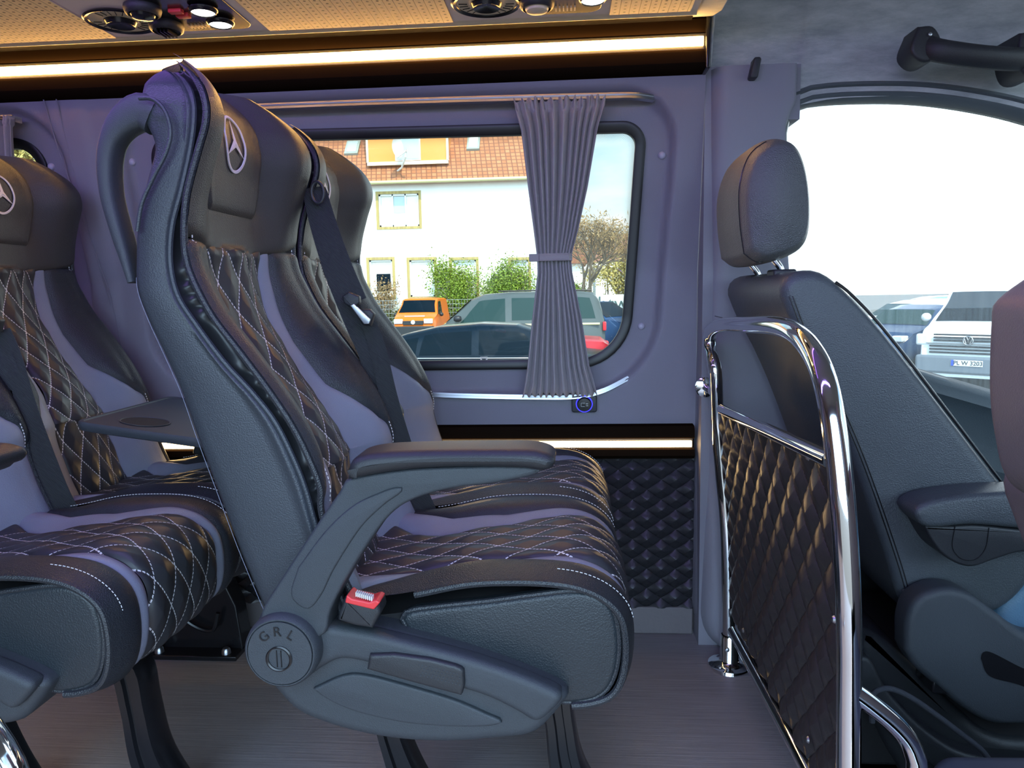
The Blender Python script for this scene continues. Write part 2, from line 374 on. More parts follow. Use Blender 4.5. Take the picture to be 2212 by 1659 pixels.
# windows: black rubber frame, dotted border and pane
for k,(W_,nm) in enumerate(((WIN1,'window_1'),(WIN2,'window_2'))):
    o0=inset(*W_,-.004); o1=inset(*W_,.004); i1=inset(*W_,.022); n=len(o0)
    m=MB().loops([[onwall(p,.048) for p in o0],[onwall(p,.026) for p in o0],[onwall(p,.023) for p in o1],[onwall(p,.030) for p in i1],[onwall(p,.048) for p in i1]],caps=False)
    fr=m.build(nm,mRUB,smooth=50); struct(fr)
    ins=inset(*W_,.015); g=MB(); g.add([onwall(p,.044) for p in ins]+[onwall(p,.048) for p in ins],[tuple(range(n)),tuple(range(n,2*n))[::-1]])
    pane=g.build('pane',mGLS,fr,smooth=0,fix=False)
    # dotted border
    D=[0]; pts=np.array(i1)
    for i in range(n): D.append(D[-1]+float(np.linalg.norm(pts[(i+1)%n]-pts[i])))
    m=MB(); i2=inset(*W_,.022+.030)
    P=[];U=[]
    for i in range(n+1):
        for q,pl in ((0,i1),(.030,i2)): P.append(onwall(pl[i%n],.043)); U.append((D[i],q))
    m.add(P,[(2*i,2*i+1,2*i+3,2*i+2) for i in range(n)],U); m.build('dotted_border',mFRIT,fr,smooth=0,fix=False)
# small square sticker mark on the pane of the front window
m=MB(); c=PY(1045,779,2.0+.035); 
for a0,b0,a1,b1 in ((-.010,-.010,.010,-.0055),(-.010,.0055,.010,.010),(-.010,-.0055,-.0055,.0055),(.0055,-.0055,.010,.0055)): m.box((c[0]+a0,2.040,c[2]+b0),(c[0]+a1,2.0415,c[2]+b1))
tag(m.build('glass_sticker',plain('sticker_paper',(.8,.78,.66),.7),smooth=0),'small hollow square sticker stuck low on the pane left of the curtain','sticker')
# rivets
for (px,py,Y,lb) in ((1435,328,1.93,'pale plastic cap right of the top corner of the curtained window'),(1388,706,2.0,'pale plastic cap right of the lower corner of the curtained window'),(275,347,1.95,'pale plastic cap seen through the grab handle of the front aisle seat'),(333,730,2.0,'pale plastic cap between the window seats of both rows'),(98,357,1.95,'pale plastic cap right of the rear window'),(1552,890,1.94,'pale plastic cap on the pillar beside the chrome frame')):
    p=PY(px,py,Y); yb=Yw(p[2])+(.034 if px in(1435,275) else .03) if px!=1552 else 1.925
    if px in(1435,1388,275,333,98): yb=Yw(p[2])+float(.034*(1-smooth01((min(sdf(inset(*WIN1,0),np.array([p[0]]),np.array([p[2]]))[0],sdf(inset(*WIN2,0),np.array([p[0]]),np.array([p[2]]))[0])-.060)/.020)))
    m=MB().lathe([(.0005,-.0085),(.004,-.008),(.0075,-.006),(.0095,-.003),(.010,.001)],(p[0],yb,p[2]),'y',20)
    tag(m.build('trim_cap',mRIV),lb,'trim cap')
# lower wall: strip box, quilted panel, kick board
m=MB(); prof=[(2.0,.592),(1.972,.590),(1.964,.580),(1.964,.560),(1.976,.550),(1.976,.536),(1.962,.528),(1.958,.512),(1.97,.502),(2.0,.500)]
m.loops([[(x,a,b) for a,b in prof] for x in (-2.75,.336)]); o=m.build('trim_1',mCOVE,smooth=30); struct(o)
def strip_light(name,x0,x1,y,z,h,mat,label):
    t=thing(name,label,'light strip',((x0+x1)/2,y,z))
    MB().box((x0,y+.002,z-h*.9),(x1,y+.008,z+h*.9)).build('channel',mPLD,t,bev=.001)
    MB().box((x0+.004,y-.004,z-h/2),(x1-.004,y+.002,z+h/2)).build('diffuser',mat,t,bev=.001)
strip_light('led_strip',-2.74,.332,1.966,.543,.0165,mLED2,'glowing warm white light strip low on the wall above the quilted panel')
def qgrid(name,p00,du,dv,nu,nv,pu,pv,mat,amp,nrm,parent=None):
    p00,du,dv,nrm=map(lambda a:np.array(a,float),(p00,du,dv,nrm)); lu,lv=np.linalg.norm(du),np.linalg.norm(dv)
    def h(u,v):
        a,b=u*lu/pu,v*lv/pv; d=lambda t:.5-abs((t%1)-.5); return amp*min(1,(d(a+b)*d(a-b)*4))**.5
    return MB().grid(lambda u,v:tuple(p00+du*u+dv*v+nrm*h(u,v)),np.linspace(0,1,nu),np.linspace(0,1,nv),uvf=lambda u,v:(u*lu/pu,v*lv/pv)).build(name,mat,parent,smooth=80,fix=False)
o=qgrid('trim_2',(-2.75,1.992,.075),(3.09,0,0),(0,0,.43),320,50,.078,.056,mQW,.009,(0,-1,0)); struct(o)
o=MB().box((-2.75,1.985,0),(.34,2.02,.078)).build('baseboard_left',plain('kick_board',(.16,.145,.15),.5,bump=.001,scale=80),bev=.004); struct(o)
# floor, ceiling and the parts of the shell behind the camera
o=MB().box((-3.6,-.30,-.04),(1.0,2.02,0)).build('floor',mFLO,smooth=0); struct(o)
mIN=plain('inner_lining',(.30,.29,.30),.8)
o=MB().box((-3.7,-.34,1.80),(.33,2.1,1.84)).build('ceiling',mIN,smooth=0); struct(o)
m=MB().box((-3.7,-.34,-.04),(-1.25,-.30,1.80)); m.box((-1.25,-.34,1.60),(.75,-.30,1.80)); m.box((.75,-.34,-.04),(1.1,-.30,1.80)); m.box((1.1,-.34,-.04),(2.6,-.30,.7)); m.box((1.1,-.34,1.45),(2.3,-.30,1.8)); o=m.build('wall_right',mIN,smooth=0); struct(o)
o=MB().box((-3.7,-.34,-.04),(-3.6,2.1,1.84)).build('wall_rear',mIN,smooth=0); struct(o)
m=MB().box((-3.6,2.02,-.04),(.34,2.05,.56)); m.box((-3.6,1.93,1.48),(.34,2.05,1.80)); o=m.build('wall_upper',mIN,smooth=0); struct(o)
# cove above the windows
m=MB(); prof=[(1.90,1.470),(1.872,1.474),(1.862,1.484),(1.868,1.510),(1.884,1.530),(1.884,1.545),(1.872,1.560),(1.862,1.582),(1.868,1.588),(1.95,1.60),(1.95,1.465)]
m.loops([[(x,a,b) for a,b in prof] for x in (-3.5,.340)]); o=m.build('trim_3',mCOVE,smooth=50); struct(o)
o=MB().box((.334,1.855,1.468),(.344,1.95,1.592)).build('trim_4',mBLK,bev=.003); struct(o)
strip_light('led_strip',-3.45,.334,1.872,1.5345,.021,mLED,'long glowing warm white light strip above the windows')
o=MB().box((-3.5,1.70,1.580),(.30,1.9,1.60)).build('trim_5',mBLK,smooth=0); struct(o)
# overhead duct with perforated cover
DZ=1.556
m=MB(); prof=[(1.752,1.575),(1.757,1.562),(1.752,1.552),(1.742,1.549),(1.730,DZ),(1.40,DZ-.002),(1.34,1.575),(1.34,1.62),(1.752,1.62)]
m.loops([[(x,a,b) for a,b in prof] for x in (-3.5,.292)])
duct=m.build('overhead_duct',mDUCTP,smooth=35)
tag(duct,'long beige overhead air duct with perforated cover above the window wall','air duct')
def dpanel(x0,x1,name='perforated_panel'):
    y0,y1=1.43,1.722
    m=MB().grid(lambda u,v:(x0+(x1-x0)*u,y0+(y1-y0)*v,DZ-.0035),[0,1],[0,1],uvf=lambda u,v:((x1-x0)*u,(y1-y0)*v))
    n=m.build(name,mDUCT,duct,smooth=0,fix=False); md=n.modifiers.new('s','SOLIDIFY'); md.thickness=.002; return n
dpanel(-3.4,-1.03); dpanel(-.665,-.245); dpanel(.10,.275)
# console units in the duct: black tray, speaker, two air nozzles, reading lamps, red buttons
def console(x0,x1,sp,noz,lamps,lbl,red=True,nd=0):
    y0,y1=1.44,1.700; t=thing('overhead_console',lbl,'overhead console',((x0+x1)/2,1.6,DZ))
    xt=sp+.085
    MB().prism([tuple(p) for p in roundpoly([(xt,y0),(x1,y0),(x1,y1),(xt,y1)],.03,6)],DZ-.006,DZ-.002,lambda a,b,z:(a,b,z)).build('console_tray',mBLK,t,bev=.0015)
    # round loudspeaker
    c=(sp,1.62,DZ-.004); m=MB().lathe([(.070,-.0),(.074,-.004),(.070,-.007),(.064,-.005),(.062,-.001)],c,'z',48,caps=False); s_=m.build('loudspeaker',mBLK,t)
    m=MB().lathe([(.0625,-.003),(.0005,-.004)],c,'z',40,caps=False); m.build('speaker_grille',mDUCTP,s_)
    m=MB().lathe([(.033,-.004),(.028,-.013),(.020,-.010),(.0005,-.007)],c,'z',40,caps=False); m.build('speaker_cone',mBLK,s_)
    m=MB()
    for k in range(24):
        a=2*PI*k/24+.1
        if k%8<5: m.tube([(c[0]+.040*math.cos(a),c[1]+.040*math.sin(a),c[2]-.0042),(c[0]+.058*math.cos(a),c[1]+.058*math.sin(a),c[2]-.0038)],.0009,4)
    o=m.build('speaker_slots',mBLK,s_); o['kind']='stuff'
    for (x,y,big) in noz:
        c=(x,y,DZ-.006); m=MB().lathe([(.036,0),(.037,-.006),(.034,-.015),(.029,-.018),(.028,-.014),(.0005,-.012)],c,'z',32,caps=False); n_=m.build('air_nozzle',mPLD,t,smooth=50)
        m=MB()
        if big:
            for q in (-.012,-.004,.004,.012): m.box((c[0]+q-.001,c[1]-.020,c[2]-.024),(c[0]+q+.001,c[1]+.020,c[2]-.012))
        else: m.lathe([(.026,-.014),(.022,-.022),(.012,-.025),(.0005,-.026)],c,'z',28,caps=False)
        m.build('nozzle_vane',mBLK if nd==0 else mDUCTP,n_)
    for (x,y) in lamps:
        c=(x,y,DZ-.006); m=MB().lathe([(.024,0),(.030,-.005),(.029,-.009),(.024,-.013),(.0225,-.010)],c,'z',32,caps=False); n_=m.build('reading_lamp',mALU if 0 else mBLK,t,smooth=50)
        MB().lathe([(.0228,-.0105),(.019,-.0120),(.0005,-.0125)],c,'z',28,caps=False).build('lamp_lens',mREAD,n_)
    if red:
        for q,(x,y) in enumerate(red): MB().box((x-.014,y-.008,DZ-.014),(x+.014,y+.008,DZ-.005)).build('call_button',mRED,t,bev=.002)
    m=MB(); xm=(lamps[-1][0]+noz[-1][0])/2
    for q in range(6):m.box((xm-.02+q*.008,1.655,DZ-.010),(xm-.017+q*.008,1.675,DZ-.005))
    m.build('vent_slats',mDUCTP,t)
console(-.98,-.69,-.955,[(-.865,1.55,False),(-.868,1.648,True)],[(-.745,1.568),(-.742,1.640)],'dark overhead console with two lit reading lamps and red buttons above the tall aisle seat',red=[(-.806,1.573),(-.803,1.598)])
console(-.20,.08,-.160,[(-.055,1.618,False)],[(.060,1.606)],'dark overhead console with one lit reading lamp near the front end of the duct',red=None,nd=1)
# purple ambient strip on the room side of the duct
t=thing('ambient_strip','thin purple light strip on the room side of the overhead duct','light strip',(-.95,1.336,1.59))
MB().box((-2.3,1.330,1.585),(.25,1.3385,1.600)).build('diffuser',mPUR,t)
# ---- B pillar trim
def zlerp(tab,z):
    tab=sorted(tab); return float(np.interp(z,[a for a,b in tab],[b for a,b in tab]))
PL=[(1.5,.344),(1.0,.345),(.53,.341),(.09,.336),(.05,.345),(.02,.362),(-.0,.385)]
PR=[(1.5,.565),(1.40,.567),(1.375,.555),(1.345,.545),(1.2,.546),(1.0,.565),(.6,.60),(0,.60)]
def pil(u,z):
    l=zlerp(PL,z); r=zlerp(PR,z); x=l+(r-l)*u
    d=min(1,(x-l)/.045); f=(1-(1-d)**2)**.5 if d<1 else 1; g=min(1,(r-x)/.015); g=(1-(1-g)**2)**.5
    face=1.915-(max(0,z-1)*.05)-.03*smooth01(np.array((.5-z)/.5))
    return (x,2.02-(2.02-face)*min(f,.25+.75*g),z)
us=[0,.01,.025,.05,.08,.12,.17,.25,.4,.6,.8,.92,.95,.975,.99,1]
m=MB().grid(pil,us,list(np.linspace(0,.1,8))+list(np.linspace(.13,1.3,24))+list(np.linspace(1.32,1.482,16)))
o=m.build('wall_pillar',mPIL,smooth=60); struct(o)
o=MB().box((.345,1.925,-.02),(.53,2.03,1.49)); o.box((.53,1.93,1.36),(.575,2.03,1.49)); o=o.build('wall_pillar_core',mPIL,smooth=0); struct(o)
p=PY(1629,150,1.86); m=MB(); q0=PY(1634,126,1.88); q1=PY(1626,172,1.88)
poly=roundpoly([(q0[0]-.008,q0[2]),(q0[0]+.010,q0[2]),(q1[0]+.009,q1[2]),(q1[0]-.011,q1[2])],.006,4)
tag(MB().pill([tuple(a) for a in poly],1.866,1.90,.004).build('coat_hook',mPLD),'dark plastic coat hook at the top of the pillar behind the driver seat','coat hook')
# ---- cab headliner (suede) over the driver door
DT=[(.30,1.49),(.345,1.487),(.56,1.487),(.572,1.46),(.575,1.395),(.66,1.408),(.80,1.408),(.95,1.395),(1.1,1.365),(1.25,1.31),(1.5,1.2)]
def head(x,t):
    zb=float(np.interp(x,[a for a,b in DT],[b for a,b in DT]))
    zt=1.78; y0=1.935; zs0=float(np.interp(x,[.3,.50,.66,.8,.95,1.1,1.25,1.5],[1.49,1.487,1.43,1.408,1.395,1.365,1.31,1.2])); zb=zs0+(zb-zs0)*(1-t)**9
    a=t*PI/2; z=zb+(zt-zb)*(math.sin(a)**.9); y=y0-.02*math.sin(a)-.50*(1-math.cos(a))**1.1
    if x<.36: y+=.02*((.36-x)/.06)
    return (x,y,z)
xsx=[.348,.352,.36,.40,.45,.5,.54,.56,.568,.573,.578,.59,.61,.64,.68]+list(np.linspace(.72,1.6,24))
m=MB().grid(head,xsx,np.linspace(0,1,22)); o=m.build('ceiling_cab',mSUE,smooth=70); struct(o)
# step of the headliner that wraps the end of the duct
m=MB().loops([[(.348,y,z) for y,z in ((1.95,1.485),(1.90,1.485),(1.853,1.60),(1.60,1.70),(1.40,1.80),(2.0,1.80))],[(.355,y,z) for y,z in ((1.95,1.485),(1.90,1.485),(1.853,1.60),(1.60,1.70),(1.40,1.80),(2.0,1.80))]])
m.loops([[(x,y,z) for y,z in ((1.862,1.586),(1.752,1.560),(1.40,1.560),(1.2,1.62),(1.2,1.80),(1.862,1.80))] for x in (.296,.350)])
o=m.build('ceiling_step',mSUE,smooth=30,bev=.006); struct(o)
# cab roof closing
o=MB().box((.30,-.34,1.785),(2.4,1.5,1.82)).build('ceiling_front',mIN,smooth=0); struct(o)
# ---- driver door: frame, glass, panel
DG=[(.553,1.330),(.562,1.372),(.585,1.392),(.63,1.400),(.72,1.402),(.85,1.396),(.98,1.376),(1.12,1.340),(1.30,1.27),(1.5,1.15),(1.5,.60),(1.10,.672),(.95,.718),(.80,.765),(.58,.80)]
m=MB(); C0=curve(DG+[DG[0]],96)[:-1]; ctr=C0.mean(0)
def off(P,d):
    n=len(P); out=[]
    for i in range(n):
        t=P[(i+1)%n]-P[i-1]; t/=np.linalg.norm(t); out.append(P[i]+np.array([t[1],-t[0]])*d)
    return out
A=sum(C0[i-1][0]*C0[i][1]-C0[i][0]*C0[i-1][1] for i in range(len(C0))); sg=1 if A>0 else -1
def ring(d,y): return [(p[0],y,p[1]) for p in off(C0,d*sg)]
door=MB().loops([ring(.05,1.97),ring(.045,1.935),ring(.034,1.925),ring(.028,1.94),ring(.024,1.94),ring(.016,1.930),ring(.008,1.935),ring(0,1.955),ring(0,1.985)],caps=False).build('door_1',plain('door_frame_plastic',(.10,.12,.125),.42),smooth=60); struct(door)
g=MB().add([(p[0],1.97,p[1]) for p in C0]+[(p[0],1.974,p[1]) for p in C0],[tuple(range(96)),tuple(range(96,192))[::-1]]).build('window_3',mGLF,smooth=0,fix=False); struct(g)
m=MB(); SL=[(.56,.80),(.80,.765),(.95,.718),(1.10,.672),(1.30,.63),(1.6,.58)]
def dp(x,k):
    zs_=float(np.interp(x,[a for a,b in SL],[b for a,b in SL])); prof=[(1.97,.004),(1.945,-.004),(1.915,-.020),(1.905,-.045),(1.925,-.07),(1.93,-.17),(1.925,-.20),(1.86,-.215),(1.85,-.24),(1.86,-.30),(1.92,-.34),(1.92,-.75)]
    y,d=prof[int(k)]; return (x,y,max(-.02,zs_+d))
m.grid(dp,np.linspace(.56,1.6,20),range(12)); o=m.build('door_panel',plain('door_panel_plastic',(.05,.065,.07),.5,bump=.0008,scale=500),door,smooth=50)
# grab handle above the driver door
t=thing('cab_grab_handle','dark grab handle on the headliner above the driver door','grab handle',tuple(PY(2000,80,1.80)))
def bracket(pts,y0,y1,nm): MB().pill([tuple(a) for a in curve(xz(pts,y0)+[xz(pts,y0)[0]],30)[:-1]],y0,y1,.008).build(nm,mPLD,t)
bracket([(1985,56),(2018,56),(2036,88),(2030,118),(2004,134),(1980,126),(1968,102)],1.80,1.88,'bracket')
bracket([(2205,70),(2240,70),(2260,130),(2250,160),(2215,160),(2200,120)],1.80,1.90,'bracket')
pth=[PY(1995,100,1.82),PY(2030,110,1.795),PY(2110,122,1.785),PY(2190,128,1.795),PY(2235,125,1.82)]
MB().tube(curve(pth,24),.025,14,sx=.6,sy=1.0).build('grip',mPLD,t)
MB().lathe([(.0005,-.003),(.004,-.002),(.005,.001)],tuple(PY(2009,74,1.798)),'y',12).build('screw',mALU,t)
# ---- curtain rails, curtain, socket
def rail(pts,lb,h=.008):
    P=[(x,y,z) for x,y,z in pts]; m=MB().strip(curve(P,60),(0,.25,1),h,.010); m.strip(curve([(x,y-.006,z+h*.62) for x,y,z in P],60),(0,.2,1),.0018,.006); m.strip(curve([(x,y-.006,z-h*.62) for x,y,z in P],60),(0,.2,1),.0018,.006)
    tag(m.build('curtain_rail',mALU,smooth=30),lb,'curtain rail')
def rp(px,py,o): p=PY(px,py,1.95); Y=Yw(p[2])+o; p=PY(px,py,Y); return tuple(p)
rail([rp(330,245,-.012),rp(520,234,-.012),rp(800,223,-.012),rp(1100,214,-.012),rp(1300,209,-.012),rp(1370,208,-.01),rp(1411,213,.012)],'aluminium curtain rail above the large window')
rail([rp(880,850,-.010),rp(1000,855,-.010),rp(1150,858,-.010),rp(1240,857,-.010),rp(1300,845,-.006),rp(1357,817,.010)],'thin curtain rail below the large window with its end curving up',.006)
rail([rp(-700,262,-.012),rp(-40,257,-.012),rp(20,257,-.010),rp(46,262,.008)],'short end of the curtain rail above the rear window')
def curtain(rows,label,folds,seed,n=220,tie=None):
    rg=np.random.RandomState(seed); ph=np.cumsum(.7+.6*rg.rand(folds+1)); ph=ph/ph[-1]; am=.75+.5*rg.rand(folds+1)
    vs=[r[0] for r in rows]
    def fn(u,v):
        l=np.interp(v,vs,[r[1] for r in rows]); r_=np.interp(v,vs,[r[2] for r in rows]); y=np.interp(v,vs,[r[3] for r in rows]); a=np.interp(v,vs,[r[4] for r in rows]); z=np.interp(v,vs,[r[5] for r in rows])
        k=np.interp(u,np.r_[0,ph],np.arange(folds+2)); i=int(min(folds,k)); s=2*abs(math.sin(PI*(k+.35)))**.75-1; w_=am[i]
        x=l+(r_-l)*(u+.008*math.sin(2*PI*(k+.35))); 
        if v<.04: s=.8*s+.7*math.sin(2*PI*k*1.6+seed)
        zz=z+ (.006*math.sin(2*PI*k*1.3+1)*(max(0,1-v/.04) if v<.5 else -max(0,1-(1-v)/.04)))
        zz+= -.012*math.sin(PI*u)*(1 if .02<v<.0 else 0)
        return (x,y-a*w_*s,zz)
    m=MB().grid(fn,np.linspace(0,1,n),sorted(set(list(np.linspace(0,1,70))+[.02,.03,.045,.97,.98])))
    o=m.build('curtain',mCUR,smooth=180,fix=False); md=o.modifiers.new('s','SOLIDIFY'); md.thickness=.0015; return tag(o,label,'curtain')
def crow(v,pl,pr,py,Y,a): A_=PY(pl,py,Y); B_=PY(pr,py,Y); return (v,A_[0],B_[0],Y,a,(A_[2]+B_[2])/2)
curtain([crow(0,1108,1306,214,1.893,.011),crow(.03,1112,1304,233,1.893,.006),crow(.05,1116,1300,246,1.895,.014),crow(.10,1126,1290,280,1.90,.018),crow(.30,1142,1268,410,1.92,.017),crow(.45,1154,1248,500,1.935,.013),crow(.53,1161,1233,556,1.945,.009),crow(.58,1162,1236,590,1.945,.010),crow(.75,1150,1256,690,1.95,.017),crow(.90,1140,1272,790,1.955,.018),crow(.965,1134,1284,832,1.955,.012),crow(1,1128,1290,853,1.957,.010)],'gathered grey curtain tied at the waist in front of the large window',9,3)
a=PY(1161,556,1.925); b=PY(1234,556,1.925)
tb=MB().loops([[(x,y,z) for x,y in [(a[0]-.004,1.945),(a[0]+.005,1.925),((a[0]+b[0])/2,1.918),(b[0]-.005,1.925),(b[0]+.003,1.945),(b[0]-.005,1.965),((a[0]+b[0])/2,1.972),(a[0]+.005,1.965)]] for z in (a[2]-.0095,a[2]-.0085,a[2],a[2]+.0085,a[2]+.0095)])
tb.box((a[0]-.022,1.930,a[2]-.010),(a[0]+.004,1.940,a[2]+.009)); tag(tb.build('curtain_tie',mCUR,bev=.001),'grey cloth tie band around the waist of the large curtain','curtain tie')
curtain([crow(0,-120,30,257,1.893,.012),crow(.05,-120,28,280,1.895,.013),crow(.3,-90,34,420,1.91,.014),crow(.6,-60,10,560,1.935,.012),crow(1,-110,40,860,1.95,.012)],'edge of a grey curtain hanging at the rear window',8,5,140)
# power socket
p=PY(1262,872,1.99); t=thing('power_socket','small black socket plate with a blue lit ring under the curtain','power socket',(p[0],1.995,p[2]))
MB().pill([tuple(q) for q in roundpoly([(p[0]-.034,p[2]-.023),(p[0]+.034,p[2]-.023),(p[0]+.034,p[2]+.023),(p[0]-.034,p[2]+.023)],.006,4)],1.984,2.004,.003).build('plate',mPLD,t)
MB().lathe([(.023,.001),(.0225,-.0015),(.020,-.0015)],(p[0],1.984,p[2]),'y',32,caps=False).build('glowing_ring',mBLUE,t)
MB().lathe([(.0195,.0),(.0190,-.010),(.017,-.014),(.0005,-.0145)],(p[0],1.984,p[2]),'y',32,caps=False).build('cap',mBLK,t)
m=MB().box((p[0]-.009,1.9688,p[2]-.005),(p[0]+.001,1.9695,p[2]-.0045)); m.box((p[0]-.009,1.9688,p[2]+.0045),(p[0]+.001,1.9695,p[2]+.005)); m.box((p[0]-.009,1.9688,p[2]-.005),(p[0]-.0085,1.9695,p[2]+.005)); m.box((p[0]+.004,1.9688,p[2]+.002),(p[0]+.010,1.9695,p[2]+.003)); m.box((p[0]+.004,1.9688,p[2]-.003),(p[0]+.010,1.9695,p[2]-.002)); m.build('cap_mark',mALU,t,smooth=0)
# upright seams of the wall between the windows
m=MB()
for pts in ([(113,206),(135,330),(165,450),(215,640),(240,760),(262,840)],[(141,206),(152,290),(170,430),(190,560),(215,660)]): m.tube([ (lambda q:(q[0],Yw(q[2])-.0095,q[2]))(PY(a_,b_,1.94)) for a_,b_ in pts],.0016,5)
o=m.build('trim_6',mWALL); struct(o)
# ================================================================ PASSENGER SEATS
# dashed sewing thread: uv.x runs along the thread in metres
s=NB('sewing_thread'); uv=s.n('ShaderNodeUVMap'); uv.uv_map='uv'; sp=s.n('ShaderNodeSeparateXYZ'); s.l(uv.outputs[0],sp.inputs[0])
s.set((.78,.78,.80),.6); tr=s.n('ShaderNodeBsdfTransparent'); ms=s.n('ShaderNodeMixShader'); s.l(s.math('LESS_THAN',s.math('FRACT',s.math('MULTIPLY',sp.outputs[0],1/.0065)),.62),ms.inputs[0]); s.l(tr.outputs[0],ms.inputs[1]); s.l(s.b.outputs[0],ms.inputs[2]); s.l(ms.outputs[0],s.out.inputs[0]); mTHR=s.m
def thread(path,name,parent,r=.0008,mat=None):
    P=[Vector(p) for p in path]; m=MB(); d=0; V=[];U=[];n=5
    for i,p in enumerate(P):
        t=(P[min(i+1,len(P)-1)]-P[max(i-1,0)]).normalized(); a=t.cross(Vector((0,0,1))); a=a.normalized() if a.length>.1 else Vector((0,1,0)); b=t.cross(a)
        if i: d+=(P[i]-P[i-1]).length
        for k in range(n): V.append(tuple(p+a*r*math.cos(2*PI*k/n)+b*r*math.sin(2*PI*k/n))); U.append((d,0))
    m.add(V,[(i*n+k,i*n+(k+1)%n,(i+1)*n+(k+1)%n,(i+1)*n+k) for i in range(len(P)-1) for k in range(n)],U)
    return m.build(name,mat or mTHR,parent)
Y0,YW_=1.0,.43
ST=[((612,1432),(748,1330),(775,1318)),((585,1378),(705,1225),(728,1215)),((556,1312),(672,1120),(694,1110)),((505,1190),(655,1060),(691,1055)),((460,1070),(632,1000),(668,995)),((415,950),(590,915),(630,920)),((380,850),(540,850),(578,842)),((340,760),(480,785),(520,765)),
    ((308,690),(420,705),(462,690)),((285,625),(378,640),(425,625)),((284,560),(362,570),(402,565)),((288,480),(365,490),(396,500)),((308,385),(385,410),(402,420)),((325,315),(404,325),(425,330)),
    ((303,262),(412,262),(443,262)),((292,212),(410,215),(440,212)),((300,178),(396,180),(420,170)),((325,158),(378,160),(392,140)),((348,150),(362,152),(368,124))]
NS=len(ST)-1
INS=[.0]*10+[.004,.006,.008,.012,.013,.016,.026,.05,.075]
_st=lambda j:[xz([a[j]],Y0+i_)[0] for a,i_ in zip(ST,INS)]
Rc=catmull(_st(0),10); Sc=catmull(_st(1),10); Fc=catmull(_st(2),10)
def at(Cv,s): k=min(max(s*10,0),len(Cv)-1.0001); i=int(k); f=k-i; return Cv[i]*(1-f)+Cv[i+1]*f
def ins(s): return float(np.interp(s,range(NS+1),INS))
def zs_of(z): zz=[at(Fc,k)[1] for k in np.linspace(0,NS,161)]; return float(np.interp(z,zz,np.linspace(0,NS,161)))
Dt=[(.60,.045),(.72,.052),(.83,.055),(.95,.040),(1.02,.026),(1.08,.036),(1.15,.056),(1.21,.069),(1.27,.066)]
def fn_n(s):
    t=at(Fc,min(NS,s+.15))-at(Fc,max(0,s-.15)); t/=np.linalg.norm(t)+1e-9; return np.array([t[1],-t[0]])   # forward normal (+x side)
uGt=[(.60,.02),(.66,.02),(.70,.05),(.75,.15),(.81,.235),(.89,.25),(1.0,.21),(1.06,.20),(1.3,.20)]
uQt=[(.60,.29),(.70,.30),(.76,.335),(.83,.345),(.89,.335),(.95,.31),(1.05,.25),(1.3,.25)]
def tabz(T,s): z=at(Fc,s)[1]; return float(np.interp(z,[a for a,b in T],[b for a,b in T]))
def SF(u,s,off=0.0):
    p=at(Fc,s); nn=fn_n(s); D=tabz(Dt,s); i_=ins(s)
    uu=min(u,1-u); b=.5; ub=.16
    if uu<ub*.55: d=-.007*math.sin(PI*uu/(ub*.55))*(1 if p[1]<1.03 else .25)
    else: t=(uu-ub*.55)/(.27-ub*.55+.06); d=D*float(smooth01(np.array(min(1,t))))
    d-= .012*float(smooth01(np.array(max(0,(uu-.3)/.2))))*(1 if p[1]<1.03 else -.3)
    hz=float(smooth01(np.array((p[1]-1.02)/.12))); dn=nn*(1-hz)+np.array([1.0,-.05])*hz; dn/=np.linalg.norm(dn)
    q=p-dn*d+nn*off; y=Y0+i_+(YW_-2*i_)*u
    return (q[0],y,q[1])
def patch(name,uA,uB,s0,s1,mat,parent,nu=16,ns=60,puff=.006,tuck=.004,uvs=None,amp=0,seam=(1,1,1,1),arc=0):
    def fn(a,b):
        s_=s0+(s1-s0)*b+arc*(4*a*(1-a)-.5)*(1-b)
        ua,ub=uA(s_),uB(s_); u=ua+(ub-ua)*a
        wd=abs(ub-ua)*YW_; e=min((a*wd) if seam[0] else 1,((1-a)*wd) if seam[1] else 1,b*(s1-s0)*.055 if seam[2] else 1,(1-b)*(s1-s0)*.055 if seam[3] else 1)
        o=puff*(1-math.exp(-e/.010))-tuck*math.exp(-e/.004)
        if amp:
            U,V=uvf(a,b); d=lambda t:.5-abs((t%1)-.5); o+=amp*(min(1,4*d(U+V)*d(U-V))**.5)
        return SF(u,s_,o)
    def uvf(a,b):
        s_=s0+(s1-s0)*b; u=uA(s_)+(uB(s_)-uA(s_))*a; p=at(Fc,s_); return (u*YW_/.056, arcl(s_)/.098)
    m=MB().grid(fn,np.linspace(0,1,nu),np.linspace(0,1,ns),uvf=uvf); return m.build(name,mat,parent,smooth=80,fix=False)
_al=[0]
for k in range(1,161): _al.append(_al[-1]+float(np.linalg.norm(at(Fc,NS*k/160)-at(Fc,NS*(k-1)/160))))
def arcl(s): return float(np.interp(s/NS*160,range(161),_al))
